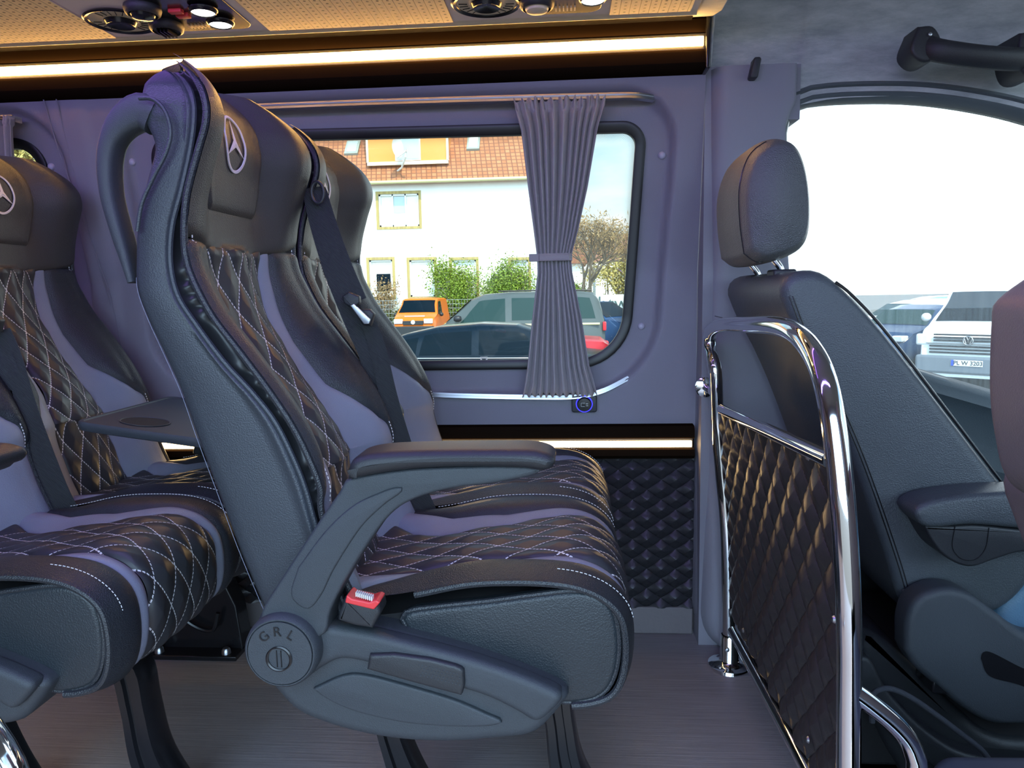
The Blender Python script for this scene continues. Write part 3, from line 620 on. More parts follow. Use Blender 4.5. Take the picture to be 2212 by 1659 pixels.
def star(parent,cen,ux,uy,nrm,R,name='star_emblem',fn=None):
    "three pointed star in a ring, embroidered"
    m=MB(); n=48
    P=lambda x,y,h: fn(x,y,h)
    V=[];F=[]
    for k in range(n):
        a=2*PI*k/n
        for r,h in ((R,0),(R*.985,.0016),(R*.90,.0016),(R*.885,0)): V.append(P(r*math.cos(a),r*math.sin(a),h))
    for k in range(n):
        for j in range(3): a=k*4+j; b=((k+1)%n)*4+j; F.append((a,b,b+1,a+1))
    m.add(V,F)
    V=[];  # star points with a ridge
    V.append(P(0,0,.0028))
    for k in range(3):
        a=PI/2+2*PI*k/3; b=a+PI/3
        V.append(P(R*.92*math.cos(a),R*.92*math.sin(a),.0012)); V.append(P(R*.15*math.cos(b),R*.15*math.sin(b),.0012))
    m.add(V,[(0,1+i,1+(i+1)%6) for i in range(6)])
    return m.build(name,mEMB,parent,smooth=25,fix=False)
def make_seat(label,grp):
    root=thing('passenger_seat',label,'seat',(-.30,1.215,.36),grp)
    # --- shell of the backrest (side and rear leather)
    Ls=[]; ks=list(np.linspace(0,NS,72))
    for s_ in ks:
        r_,f_=at(Rc,s_),at(Sc,s_); i_=ins(s_); ya,yb=Y0+.002+i_,Y0+YW_-.002-i_; loop=[]
        dx=f_-r_; 
        def Q(t,y): q=r_+dx*t; return (q[0],y,q[1])
        tc_=1-(.085+.0*s_)/max(.03,float(np.linalg.norm(dx))); tc_=max(.08,tc_); tq=tc_*.45+.55
        for t,y in ((tc_,ya+.10),(tq,ya+.035),(1,ya+.014),(1,ya+.004),(.97,ya-.003),(.93,ya-.004),(.89,ya+.001),(.8,ya),(.5,ya-.001),(.2,ya+.001),(.08,ya+.004),(.02,ya+.012),(0,ya+.03)): loop.append(Q(t,y))
        for t,y in ((0,(ya+yb)/2),(0,yb-.03),(.02,yb-.012),(.08,yb-.004),(.2,yb-.001),(.5,yb+.001),(.8,yb),(.89,yb-.001),(.93,yb+.004),(.97,yb+.003),(1,yb-.004),(1,yb-.014),(tq,yb-.035),(tc_,yb-.10),(tc_,(ya+yb)/2)): loop.append(Q(t,y))
        Ls.append(loop)
    back=MB().loops(Ls).build('backrest',mSHELL,root,smooth=75)
    # pleated gussets between shell and front pipings
    for side in (0,1):
        def gf(a,b):
            s_=(NS-.4)*b; f,p=at(Sc,s_),at(Fc,s_); i_=ins(s_); q=f*(1-a)+p*a; y=.018*math.sin(PI*a)**.7+.004*math.sin(b*150+math.sin(b*37)*3)*math.sin(PI*a)
            y=Y0+i_+.004+y if side==0 else Y0+YW_-i_-.004-y; return (q[0],y,q[1])
        MB().grid(gf,np.linspace(0,1,9),np.linspace(0,1,160)).build('gusset',mFLAT,back,smooth=80,fix=False)
        u=side; e=.0045
        MB().tube([ (lambda q:(q[0],q[1]+(.002 if side==0 else -.002),q[2]))(SF(u,s_)) for s_ in np.linspace(0,NS-.5,90)],[.0052]*80+list(np.linspace(.005,.0008,10)),8).build('piping',mLEA,back)
        MB().tube([ (at(Sc,s_)[0]+.002,(Y0+ins(s_)+.004 if side==0 else Y0+YW_-ins(s_)-.004),at(Sc,s_)[1]) for s_ in np.linspace(0,NS-.5,90)],[.0042]*80+list(np.linspace(.004,.0008,10)),8).build('piping',mSHELL,back)
        uu=.045 if side==0 else .955
        thread([SF(uu,s_,.0012) for s_ in np.linspace(2.3,16.2,200)],'edge_stitching',back)
    for pts in ([(300,212),(330,214),(356,240),(368,285),(358,330),(330,385),(306,440),(296,500)],): MB().tube([(a,Y0+.0005,b) for a,b in curve(xz(pts,Y0),40)],.003,8).build('handle_recess_edge',mSHELL,back)
    # dashed thread down the rear edge of the shell
    thread([(at(Rc,s_)[0]+.006,Y0+ins(s_)+.003,at(Rc,s_)[1]) for s_ in np.linspace(0,9.4,140)],'rear_stitching',back,.0004,mGREY)
    sH=zs_of(1.035)
    L_=lambda T:(lambda s_:tabz(T,s_)); Rr=lambda T:(lambda s_:1-tabz(T,s_))
    patch('quilted_panel',L_(uQt),Rr(uQt),0,sH,mQ,back,70,170,amp=.0045,puff=.004)
    patch('grey_insert',L_(uGt),L_(uQt),0,sH,mGREY,back,10,70,.002); patch('grey_insert',Rr(uQt),Rr(uGt),0,sH,mGREY,back,10,70,.002)
    patch('side_bolster',lambda s_:0,L_(uGt),0,sH,mLEA,back,16,70,.006,seam=(0,1,1,1)); patch('side_bolster',Rr(uGt),lambda s_:1,0,sH,mLEA,back,16,70,.006,seam=(1,0,1,1))
    hd=patch('headrest',lambda s_:0,lambda s_:1,sH-.12,NS,mHEAD,back,60,60,.007,.005,seam=(0,0,1,0),arc=-.55)
    # raised central panel of the headrest with rounded lower corners
    s0,s1=zs_of(1.085),NS-.25
    def hp(a,b):
        x=2*a-1; y=b; lim=1-(max(0,.22-y)/.22)**2*.18; lim2=lim
        u=.5+.235*x*lim2; s_=s0+(s1-s0)*y; e=min((1-abs(x))*.10,y*.16); o=.0115+.006*(1-math.exp(-e/.008))-.004*math.exp(-e/.0025)
        return SF(u,s_,o)
    MB().grid(hp,np.linspace(0,1,36),np.linspace(0,1,50)).build('headrest_panel',mHEAD,back,smooth=80,fix=False)
    sl_=zs_of(1.200); mm=.055/ (arcl(sl_+.5)-arcl(sl_-.5))
    star(back,None,None,None,None,.040,fn=lambda x,y,h: SF(.5+(x)/YW_,sl_+y*.92/(arcl(sl_+.5)-arcl(sl_-.5)),.0192+h))
    # --- seat cushion
    path=[(-.43,.505),(-.36,.512),(-.25,.520)]+[tuple(q) for q in xz([(900,1279),(1000,1264),(1100,1258),(1200,1262),(1268,1277),(1318,1306),(1345,1345),(1352,1410),(1342,1470),(1318,1505),(1275,1520),(1235,1524)],Y0)]
    path=[q for i,q in enumerate(path) if i<3 or q[0]>-.20]
    Pc=resample(catmull(path,10),161); al=np.r_[0,np.cumsum(np.linalg.norm(np.diff(Pc,axis=0),axis=1))]; TL=al[-1]
    cG=[(0,.0),(.12,.005),(.20,.09),(.30,.17),(.45,.20),(.60,.17),(1,.16)]; cQ=[(0,.03),(.12,.16),(.24,.28),(.35,.31),(.5,.29),(.65,.245),(1,.22)]
    fr_=lambda T,s_:float(np.interp(s_,[a for a,b in T],[b for a,b in T]))
    def CF(u,s_,off=0):
        k=min(max(s_*160,0),159.999); i=int(k); p=Pc[i]*(1-k+i)+Pc[i+1]*(k-i); j=min(159,max(1,i)); t=Pc[j+1]-Pc[j-1]; t/=np.linalg.norm(t); nn=np.array([-t[1],t[0]])
        uu=min(u,1-u); d=.008*math.sin(PI*min(1,uu/.22)) -.014*float(smooth01(np.array((uu-.14)/.14)))*(1-float(smooth01(np.array((s_-.45)/.2)))) +.010*float(smooth01(np.array((s_-.5)/.2)))*math.sin(PI*uu)
        q=p+nn*(d+off); return (q[0],Y0+YW_*u,q[1])
    def cpatch(name,uA,uB,mat,nu,ns,amp=0,s0=0,s1=1,seam=(1,1),parent=None):
        def uvf(a,b): s_=s0+(s1-s0)*b; u=uA(s_)+(uB(s_)-uA(s_))*a; return (u*YW_/.060,s_*TL/.105)
        def fn(a,b):
            s_=s0+(s1-s0)*b; ua,ub=uA(s_),uB(s_); u=ua+(ub-ua)*a; wd=abs(ub-ua)*YW_; e=min(a*wd if seam[0] else 1,(1-a)*wd if seam[1] else 1); o=.005*(1-math.exp(-e/.010))-.004*math.exp(-e/.004)
            if amp: U,V=uvf(a,b); d=lambda t:.5-abs((t%1)-.5); o+=amp*(min(1,4*d(U+V)*d(U-V))**.5)
            return CF(u,s_,o)
        return MB().grid(fn,np.linspace(0,1,nu),np.linspace(0,1,ns),uvf=uvf,flip=True).build(name,mat,parent or root,smooth=80,fix=False)
    G=lambda s_:fr_(cG,s_); Qq=lambda s_:fr_(cQ,s_)
    # body under the upholstery
    low=[(p[0],p[1]-.030) for p in Pc[::5] if p[1]>.40]; body=[(q[0]-.028*min(1,max(0,(q[0]+.05)/.08)),q[1]) for q in low]+[(-.02,.372),(-.30,.372),(-.44,.42)]
    cush=MB().prism(body,Y0+.016,Y0+YW_-.016).build('cushion',mGAP,root,smooth=30)
    cpatch('quilted_panel',Qq,lambda s_:1-Qq(s_),mQ,70,190,.0050,parent=cush)
    cpatch('grey_insert',G,Qq,mGREY,10,80,parent=cush); cpatch('grey_insert',lambda s_:1-Qq(s_),lambda s_:1-G(s_),mGREY,10,80,parent=cush)
    cpatch('side_bolster',lambda s_:0,G,mLEA,14,80,seam=(0,1),parent=cush); cpatch('side_bolster',lambda s_:1-G(s_),lambda s_:1,mLEA,14,80,seam=(1,0),parent=cush)
    for side in (0,1):
        yy=Y0 if side==0 else Y0+YW_
        MB().tube([CF(side,s_,.0) for s_ in np.linspace(.30,1,110)],.0055,8).build('piping',mLEA,cush)
        thread([CF(.05 if side==0 else .95,s_,.009) for s_ in (np.linspace(.59,.76,70) if side==0 else np.linspace(.25,.75,120))],'edge_stitching',cush,.0006)
        sp_=xz([(868,1338),(882,1322),(950,1312),(1060,1300),(1150,1288),(1230,1279),(1280,1284),(1318,1310),(1333,1350),(1337,1410),(1326,1465),(1302,1500),(1260,1516),(1200,1516),(1100,1480),(980,1430),(900,1390)],Y0)
        poly=[tuple(q) for q in curve(sp_+[sp_[0]],70)[:-1]]
        MB().pill(poly,*((yy-.002,yy+.03) if side==0 else (yy-.03,yy+.002)),.008).build('side_panel',mPANEL,cush)
        tb=[(q[0],yy+(.004 if side==0 else -.004),q[1]) for q in poly]; MB().tube(tb,.0042,8,closed=True).build('piping',mLEA,cush)
    return root
G1='upholstered passenger seats with quilted centres'
seatA=make_seat('quilted dark leather passenger seat nearest the camera with armrest and grab handle',G1)
del_group=[]
seatB=copy_tree(seatA,(0,.452,0),'quilted dark leather passenger seat beside the large window',G1)
seatC=copy_tree(seatA,(-.763,0,0),'rear row aisle seat cut by the left edge of the photo',G1)
seatD=copy_tree(seatA,(-.763,.452,0),'rear row window seat with the emblem headrest at far left',G1)
# --- parts only the aisle seats have: side cover, recliner hub, armrest, buckle, grab handle
def aisle_parts(root):
    cov=[(545,1360),(560,1330),(600,1318),(650,1330),(700,1343),(730,1347),(820,1363),(900,1381),(1000,1408),(1100,1442),(1180,1474),(1222,1497),(1227,1512),(1200,1548),(1165,1583),(1130,1597),(1060,1604),(980,1610),(890,1608),(800,1596),(710,1573),(640,1543),(600,1505),(570,1465),(548,1420)]
    P=[tuple(q) for q in curve(xz(cov+[cov[0]],.97),110)[:-1]]
    c=MB().pill(P,.969,1.06,.018,7).build('side_cover',mPLA,root,smooth=60)
    # raised upper band and lower bowl relief
    band=[(700,1350),(800,1368),(900,1392),(1000,1418),(1100,1450),(1180,1482),(1215,1503),(1200,1530),(1160,1560),(1120,1540),(1060,1510),(1000,1490),(900,1462),(800,1435),(740,1425),(700,1440),(660,1465),(640,1440),(660,1380)]
    P=[tuple(q) for q in curve(xz(band+[band[0]],.955),100)[:-1]]; MB().pill(P,.952,.985,.011,6).build('upper_ridge',mPLA,c,smooth=60)
    bowl=[(675,1490),(740,1462),(790,1462),(880,1485),(980,1515),(1050,1545),(1085,1562),(1050,1572),(960,1572),(860,1562),(760,1538),(700,1510)]
    P=[tuple(q) for q in curve(xz(bowl+[bowl[0]],.96),80)[:-1]]; MB().pill(P,.962,.985,.0035,4).build('lower_bulge',mPLA,c,smooth=60)
    lev=[(798,1415),(850,1413),(930,1424),(985,1438),(1002,1446),(1004,1480),(998,1504),(960,1494),(880,1472),(792,1447)]
    l=MB().pill([tuple(q) for q in resample(np.array(xz(lev+[lev[0]],.945)),60)[:-1]],.944,.98,.005).build('recline_lever',mPLD,c,smooth=50)
    for i in range(12):
        for j in range(4):
            q=PY(905+i*7.6+(j%2)*4,1436+i*1.9+j*7.5,.944); 
            m=MB() if (i,j)==(0,0) else m; m.lathe([(.0012,0),(.0009,-.0011),(.0001,-.0014)],(q[0],.9445,q[2]),'y',6)
    o=m.build('grip_dots',mPLA,l); o['kind']='stuff'
    # hub with lettering
    h=PY(612,1402,.94); R=.0475
    hub=MB().lathe([(R*1.10,.10),(R*1.10,-.005),(R*1.06,-.014),(R*1.0,-.017),(R*.97,-.017),(R*.965,-.014),(R*.94,-.0145),(R*.935,-.018),(.0005,-.019)],(h[0],.945,h[2]),'y',64,caps=False).build('recliner_hub',mPLA,root,smooth=35)
    Mx=Matrix.Rotation(PI/2,4,'X')
    for ch,ang in (('G',40),('R',3),('L',-33)):
        v,f=text_mesh(ch,.019,.0006); a=math.radians(ang)
        mt=Matrix.Translation((h[0]-.031*math.sin(a),.9258,h[2]+.031*math.cos(a)))@Mx@Matrix.Rotation(a,4,'Z'); MB().add([mt@Vector(p) for p in v],f).build('letter',mBLK,hub,smooth=0)
    # round mark under the letters: two interlocking arcs
    for k in (0,1):
        sg=1 if k==0 else -1; pts=[]
        for t in np.linspace(0,1,26):
            a=math.radians(100+ t*230); pts.append((h[0]-.001+sg*(.0165*math.cos(a)),.926,h[2]-.007+sg*(.0165*math.sin(a))))
        m=MB().tube(pts,[.0002+.0022*math.sin(PI*t)**.7 for t in np.linspace(0,1,26)],6,sy=1); m.tube([(h[0]-.001+sg*-.003,.926,h[2]-.007-.012),(h[0]-.001+sg*-.003,.926,h[2]-.007+.012)],.0009,6)
        m.build('hub_mark',mBLK,hub)
    # armrest
    stem=[(560,1345),(570,1310),(600,1262),(650,1185),(700,1110),(735,1060),(752,1035),(830,1020),(900,1012),(1000,1008),(1100,1006),(1165,1010),(1165,1020),(1140,1030),(1060,1045),(990,1053),(930,1066),(880,1085),(845,1110),(812,1150),(770,1215),(735,1275),(712,1325),(700,1370),(640,1385),(590,1370)]
    P=[tuple(q) for q in curve(xz(stem+[stem[0]],.945),120)[:-1]]
    arm=MB().pill(P,.943,.995,.005).build('armrest',mPLA,root,smooth=60)
    rid=[(640,1230),(700,1150),(760,1095),(820,1066),(850,1056),(868,1058),(860,1070),(825,1095),(775,1145),(720,1230),(690,1290),(660,1320),(625,1290)]
    P=[tuple(q) for q in curve(xz(rid+[rid[0]],.935),80)[:-1]]; MB().pill(P,.9395,.96,.003).build('armrest_relief',mPLA,arm,smooth=60)
    pad=[(750,1038),(752,1010),(770,988),(830,977),(950,973),(1080,972),(1150,973),(1185,981),(1199,993),(1196,1008),(1175,1018),(1120,1012),(1000,1010),(900,1014),(820,1024)]
    P=[tuple(q) for q in curve(xz(pad+[pad[0]],.93),110)[:-1]]; MB().pill(P,.925,1.005,.014,6).build('arm_pad',mPLD,arm,smooth=70)
    # belt buckle with red button
    b0=xz([(748,1286),(822,1300),(826,1318),(808,1352),(770,1346),(733,1334),(736,1318)],.955)
    bk=MB().pill([tuple(q) for q in resample(np.array(b0+[b0[0]]),50)[:-1]],.945,.985,.006).build('belt_buckle',mPLD,root,smooth=50)
    r0=xz([(752,1281),(763,1289),(800,1297),(815,1292),(824,1297),(810,1313),(748,1298)],.95)
    MB().prism(r0,.943,.975).build('release_button',mRED,bk,bev=.002)
    m=MB()
    for k in range(9): q=PY(768+k*4.2,1286+k*1.2,.943); m.box((q[0]-.0007,.9455,q[2]-.003),(q[0]+.0007,.955,q[2]+.003))
    o=m.build('slot_ribs',mSTI,bk,smooth=0); o['kind']='stuff'
    # grab handle behind the head
    cl=[(335,252),(305,240),(268,262),(243,300),(233,350),(238,420),(256,490),(276,555),(292,610)]
    C_=curve(xz(cl,1.03),40); wd=np.interp(np.linspace(0,1,40),[0,.12,.3,.5,.8,1],[.026,.024,.014,.0115,.0095,.006])
    Ls=[]
    for i in range(40):
        t=C_[min(39,i+1)]-C_[max(0,i-1)]; t/=np.linalg.norm(t); n_=np.array([-t[1],t[0]]); lo=[]
        for q in range(16):
            a=2*PI*q/16; ca,sa=math.cos(a),math.sin(a); ca=math.copysign(abs(ca)**.6,ca); sa=math.copysign(abs(sa)**.6,sa); p=C_[i]+n_*wd[i]*ca; lo.append((p[0],1.035+.020*sa,p[1]))
        Ls.append(lo)
    MB().loops(Ls).build('grab_handle',mPLA,root,smooth=60)
aisle_parts(seatA)
def copy_parts(src,dst,names):
    for ch in list(src.children):
        if ch.name.split('.')[0] in names:
            def rec(s_,p):
                c=s_.copy(); COL.objects.link(c); c.parent=p
                for g in s_.children: rec(g,c)
            rec(ch,dst)
AP=('side_cover','recliner_hub','armrest','belt_buckle','grab_handle'); copy_parts(seatA,seatC,AP)
nb=len(seatD.children)
copy_parts(seatA,seatD,('belt_buckle',))
for ch in seatD.children:
    if ch.name.startswith('belt_buckle'): ch.location=(.09,.455,.035)
# pedestals
def pedestal():
    t=thing('seat_pedestal','glossy black curved legs under the front double seat','seat pedestal',(-.2,1.4,0),'black seat pedestals')
    for pts,w0 in (([(-.385,1.22,.37),(-.335,1.22,.25),(-.315,1.22,.17),(-.29,1.22,.09),(-.255,1.22,.0)],.030),([(-.10,1.22,.37),(-.035,1.22,.30),(-.02,1.22,.22),(-.005,1.22,.12),(.045,1.22,.0)],.034)):
        C_=curve(pts,26); Ls=[]
        for i,p in enumerate(C_):
            k=i/25; wx=w0*(1.15-.45*math.sin(PI*k)+.5*k**3); d=.030
            Ls.append([(p[0]+a*wx,p[1]+b*d,p[2]) for a,b in ((-1,-.7),(-.85,-1),(-.35,-1),(-.25,-.75),(.25,-.75),(.35,-1),(.85,-1),(1,-.7),(1,.7),(.85,1),(-.85,1),(-1,.7))])
        MB().loops(Ls).build('leg',mBLK,t,smooth=35)
    MB().box((-.42,1.05,.345),(.02,1.86,.372)).build('cross_frame',mBLK,t,bev=.004)
    # wall side foot
    MB().prism([(-.362,0),(-.118,0),(-.118,.02),(-.130,.13),(-.16,.20),(-.20,.345),(-.27,.345),(-.29,.2),(-.33,.12),(-.362,.02)],1.84,1.90).build('wall_foot',mBLK,t,bev=.004)
    pl=MB().box((-.365,1.79,0),(-.115,1.93,.012)).build('foot_plate',mBLK,t,bev=.002)
    for x in (-.335,-.15): MB().lathe([(.0005,.016),(.008,.015),(.011,.010),(.012,0)],(x,1.81,.012),'z',16,caps=False).build('bolt',mALU,pl)
    for pts in ([(-.30,1.82,.15),(-.25,1.82,.09),(-.19,1.82,.07),(-.17,1.82,.12)],): MB().tube(curve(pts,20),.006,8).build('brace',mBLK,t)
    return t
ped=pedestal(); copy_tree(ped,(-.763,0,0),'glossy black curved legs under the rear double seat','black seat pedestals')
# seat belts
def belt():
    t=thing('seat_belt','black seat belt hanging between the two front seats with its metal tongue','seat belt',(-.40,1.45,.5),'black three point seat belts')
    A_=[PY(676,405,1.440),PY(692,480,1.437),PY(722,580,1.434),PY(765,690,1.432),PY(800,770,1.432),PY(812,835,1.435)]
    MB().strip(curve(A_,40),(1,.25,.1),lambda k:.021,.0015).build('webbing',mBELT,t,smooth=30)
    A2=[PY(688,415,1.446),PY(715,500,1.443),PY(745,580,1.441),PY(775,650,1.440)]
    MB().strip(curve(A2,30),(1,.3,.1),lambda k:.016,.0015).build('webbing',mBELT,t,smooth=30)
    B_=[PY(798,700,1.435),PY(818,760,1.437),PY(840,860,1.437),PY(868,960,1.437),PY(900,1060,1.437),PY(925,1120,1.437)]
    MB().strip(curve(B_,40),lambda k:(1-.25*k,.45,.2),lambda k:.015+.008*k,.0015).build('webbing',mBELT,t,smooth=30)
    g=PY(684,415,1.42); MB().tube([(g[0]+.012*math.cos(a),1.425,g[2]+.020*math.sin(a)) for a in np.linspace(0,2*PI,20)[:-1]],.0035,8,closed=True).build('belt_guide',mPLD,t)
    for nm,pts,mt,y in (('tongue_grip',[(738,640),(752,630),(775,640),(776,655),(762,668),(742,655)],mPLD,1.40),('tongue_grip',[(770,668),(798,668),(808,678),(800,704),(780,700)],mPLD,1.41),('metal_tongue',[(756,660),(764,656),(800,690),(797,700),(786,700)],mALU,1.392)):
        P_=[tuple(q) for q in resample(np.array(xz(pts+[pts[0]],y)),40)[:-1]]; MB().pill(P_,y,y+(.018 if mt is mPLD else .004),.004 if mt is mPLD else .001).build(nm,mt,t,smooth=50)
    return t
bl=belt(); copy_tree(bl,(-.763,0,0),'black seat belt crossing the quilted back at the left edge of the photo','black three point seat belts')
# folding tray behind the window seat
t=thing('folding_tray','dark folding tray with cup holder hanging open behind the front window seat','folding tray',(-.70,1.66,.66))
A_=np.array([-1.035,1.462,.700]); ex=np.array([.42,0,-.060]); ey=np.array([0,.385,.0]); ez=np.array([.06,0,.42]); ez/=np.linalg.norm(ez)
tm=lambda a,b,h: tuple(A_+ex*a+ey*b+ez*h)
outer=roundpoly([(0,0),(1,0),(1,1),(0,1)],[.06,.02,.02,.06],6)
def trayring(pl,h): return [tm(a,b,h) for a,b in pl]
sc_=lambda pl,k:[((a-.5)*k+.5,(b-.5)*k+.5) for a,b in pl]
m=MB().loops([trayring(sc_(outer,.93),-.022),trayring(sc_(outer,.985),-.018),trayring(outer,-.010),trayring(outer,-.002),trayring(sc_(outer,.99),.001),trayring(sc_(outer,.965),.001),trayring(sc_(outer,.955),-.0015)])
m.build('tray_plate',mPLA,t,smooth=40)
for (a0,b0,ra,rb) in ((.255,.22,.125,.12),(.74,.22,.10,.10)):
    ci=[(a0+ra*math.cos(q),b0+rb*math.sin(q)) for q in np.linspace(0,2*PI,41)[:-1]]
    MB().loops([trayring(ci,-.0005),trayring(ci,.0008),trayring([((p[0]-a0)*.95+a0,(p[1]-b0)*.95+b0) for p in ci],.0008),trayring([((p[0]-a0)*.93+a0,(p[1]-b0)*.93+b0) for p in ci],-.0008)],caps=False).build('cup_rim',mPLA,t)
    MB().add(trayring([((p[0]-a0)*.94+a0,(p[1]-b0)*.94+b0) for p in ci],-.0006),[tuple(range(40))]).build('cup_recess',mGAP,t,smooth=0)
MB().tube([tm(.97,.1,-.02),tm(1.05,.1,-.035)],.008,8).build('hinge_arm',mPLD,t); MB().tube([tm(.97,.9,-.02),tm(1.05,.9,-.035)],.008,8).build('hinge_arm',mPLD,t)
# chrome grab rail in the left corner
t=thing('grab_rail','bright chrome tube end of a grab rail in the lower left corner','grab rail',(-.44,.5,.3))
pp=[(-.52,.50,.0),(-.52,.50,.50),(-.50,.50,.59),(-.455,.50,.625),(-.432,.50,.61),(-.425,.50,.55),(-.42,.50,0)]
MB().tube(curve([(-.60,.52,.66),(-.50,.51,.65),(-.445,.50,.605),(-.430,.50,.54),(-.430,.50,.45),(-.430,.5,.01)],50),.0175,20).build('tube',mCHR,t)
MB().lathe([(.04,0),(.04,.006),(.022,.012),(.02,.04)],(-.43,.5,0),'z',28,caps=False).build('floor_flange',mCHR,t)
# ================================================================ PARTITION BEHIND THE DRIVER
def plX(px,py,o=0):                              # plane of the partition: leans a little backwards
    d=_ray(px,py); n=np.array([1,0,.061]); k=(.402+o-n@CAM)/(n@d); return CAM+d*k
t=thing('partition_screen','chrome tube frame with a quilted black panel behind the driver seat','partition',(.40,1.4,0))
far=[(.402,1.812,0)]+[tuple(plX(*p)) for p in ((1583,1365),(1577,1200),(1567,1000),(1558,880),(1543,800),(1533,745))]
yy=far[-1][1]
path=[(.402,1.812,.01),(.400,1.812,.1),(.392,1.815,.35),(.38,1.83,.50),(.37,1.835,.62)]+[tuple(plX(*p)) for p in ((1545,800),(1534,748),(1536,716),(1562,702),(1620,701),(1678,704),(1722,722),(1758,765),(1784,830),(1803,930),(1820,1080),(1830,1230),(1834,1360),(1834,1480))]
e_=path[-1]; path+=[(e_[0]+.004,e_[1]+.002,.30),(e_[0]+.008,e_[1]+.002,.15),(e_[0]+.012,e_[1]+.002,.0)]
pc=curve(path,150); RT=.0162; Ye0=float(e_[1])
MB().tube(pc,RT,20).build('frame_tube',mCHR,t,smooth=80)
pa,pb=plX(1560,884),plX(1795,994); MB().tube([pa,pb],.0125,18).build('upper_rail',mCHR,t,smooth=80)
qa=plX(1583,1364); qb=plX(1742,1659); qb=qa+(qb-qa)*((Ye0-qa[1])/(qb[1]-qa[1])); MB().tube([qa,qb],.0125,18).build('lower_rail',mCHR,t,smooth=80)
ff=MB().lathe([(.020,.085),(.0225,.08),(.0225,.02),(.026,.014),(.052,.008),(.054,.0)],(.402,1.812,0),'z',32,caps=False).build('floor_flange',mCHR,t,smooth=50)
for a in (1.2,3.9): MB().lathe([(.0005,.013),(.005,.012),(.0065,.008)],(.402+.038*math.cos(a),1.812+.038*math.sin(a),0),'z',12,caps=False).build('flange_screw',mALU,ff)
MB().lathe([(.0005,-.003),(.005,-.002),(.006,.002)],(.392,1.788,.055),'y',12,caps=False).build('set_screw',mALU,ff)
# quilted panel between the posts
fp=[p for p in pc if p[1]>1.7]; npst=[p for p in pc if p[1]<1.4]
def post(side,z):
    P=fp if side==0 else npst; P=sorted(P,key=lambda p:p[2]); zz=[p[2] for p in P]; return np.array([np.interp(z,zz,[p[k] for p in P]) for k in range(3)])
def pan(u,v,h=0):
    zt=pa[2]-.014; zl=qa[2]+.016+(qb[2]-qa[2])*u; z=zl+(zt-zl)*v; zz2=z+(pb[2]-pa[2])*u*v; a=post(0,z); b=post(1,zz2); p=a*(1-u)+b*u; p[1]+= (-.012 if u<.5 else .012)*abs(1-2*u); p[2]=zz2
    U,V=.72*u*1.05/.082,(zl+(zt-zl)*v)/.082; d=lambda q:.5-abs((q%1)-.5); p[0]+=.006-.009*(min(1,4*d(U+V)*d(U-V))**.5); return tuple(p)
qp=MB().grid(pan,np.linspace(0,1,150),np.linspace(0,1,130),uvf=lambda u,v:(.72*u*1.05/.082,(lambda zl:(zl+(pa[2]-.014-zl)*v)/.082)(qa[2]+.016+(qb[2]-qa[2])*u))).build('quilted_panel',mQP,t,smooth=80,fix=False)
md=qp.modifiers.new('s','SOLIDIFY'); md.thickness=.014; md.offset=-1
for px,py in ((1603,905),(1746,987),(1606,1362),(1802,1338),(1746,1598)):
    p=plX(px,py,-.004); MB().lathe([(.0005,-.004),(.004,-.003),(.006,0)],tuple(p),'x',14,caps=False).build('panel_screw',mALU,t)
# wall bracket ring and the low side tube with its foot
w_=plX(1546,850); MB().tube([(w_[0],w_[1]+.005,w_[2]),(w_[0]-.004,1.93,w_[2]+.002)],.011,16).build('wall_bracket',mCHR,t)
MB().lathe([(.026,0),(.026,-.006),(.012,-.012)],(w_[0]-.006,1.925,w_[2]+.002),'y',24,caps=True).build('wall_rosette',mCHR,t)
Ye=float(e_[1]); st=[tuple(PY(a,b,Ye)) for a,b in ((1838,1490),(1880,1520),(1925,1556),(1958,1592),(1975,1630),(1980,1680))]; l_=st[-1]; st+=[(l_[0]+.004,Ye,.10),(l_[0]+.004,Ye,0)]
MB().tube(curve(st,50),.0135,18).build('support_leg',mCHR,t,smooth=80)
# ================================================================ DRIVER SEAT
mDRV=leather('driver_seat_leather',(.060,.070,.080),.42,.0005,420); mDR2=leather('driver_headrest_leather',(.095,.10,.105),.42,.0009,480)
t=thing('driver_seat','dark leather driver seat with headrest behind the chrome partition','seat',(.70,1.62,0))
pr_=[(1688,640),(1690,612),(1712,590),(1750,583),(1780,590),(1815,615),(1875,675),(1950,765),(2050,895),(2130,1000),(2180,1065),(2225,1130),(2245,1190),(2225,1260),(2160,1320),(2060,1345),(1975,1335),(1945,1295),(1915,1200),(1880,1100),(1845,1000),(1800,880),(1755,780),(1712,700)]
P=[tuple(q) for q in curve(xz(pr_+[pr_[0]],1.39),120)[:-1]]
bk=MB().pill(P,1.385,1.86,.022,6).build('backrest',mDRV,t,smooth=80)
sm_=xz([(1700,640),(1735,730),(1790,840),(1835,940),(1870,1030),(1905,1130),(1935,1220),(1951,1276)],1.385)
for dx in (0,.006): 
    MB().tube([(a+.004+dx,1.3845,b) for a,b in curve(sm_,50)],.0011,6).build('seam',mBLK,bk)
MB().tube([(x+.0,y,z) for x,y,z in [(.36+.0,1.40,.885),(.357,1.62,.882),(.36,1.84,.885)]],.0012,6).build('seam',mBLK,bk)
z_=sm_[-1]; MB().box((z_[0]-.003,1.379,z_[1]-.006),(z_[0]+.007,1.385,z_[1]+.004)).build('zip_pull',mALU,bk,bev=.001)
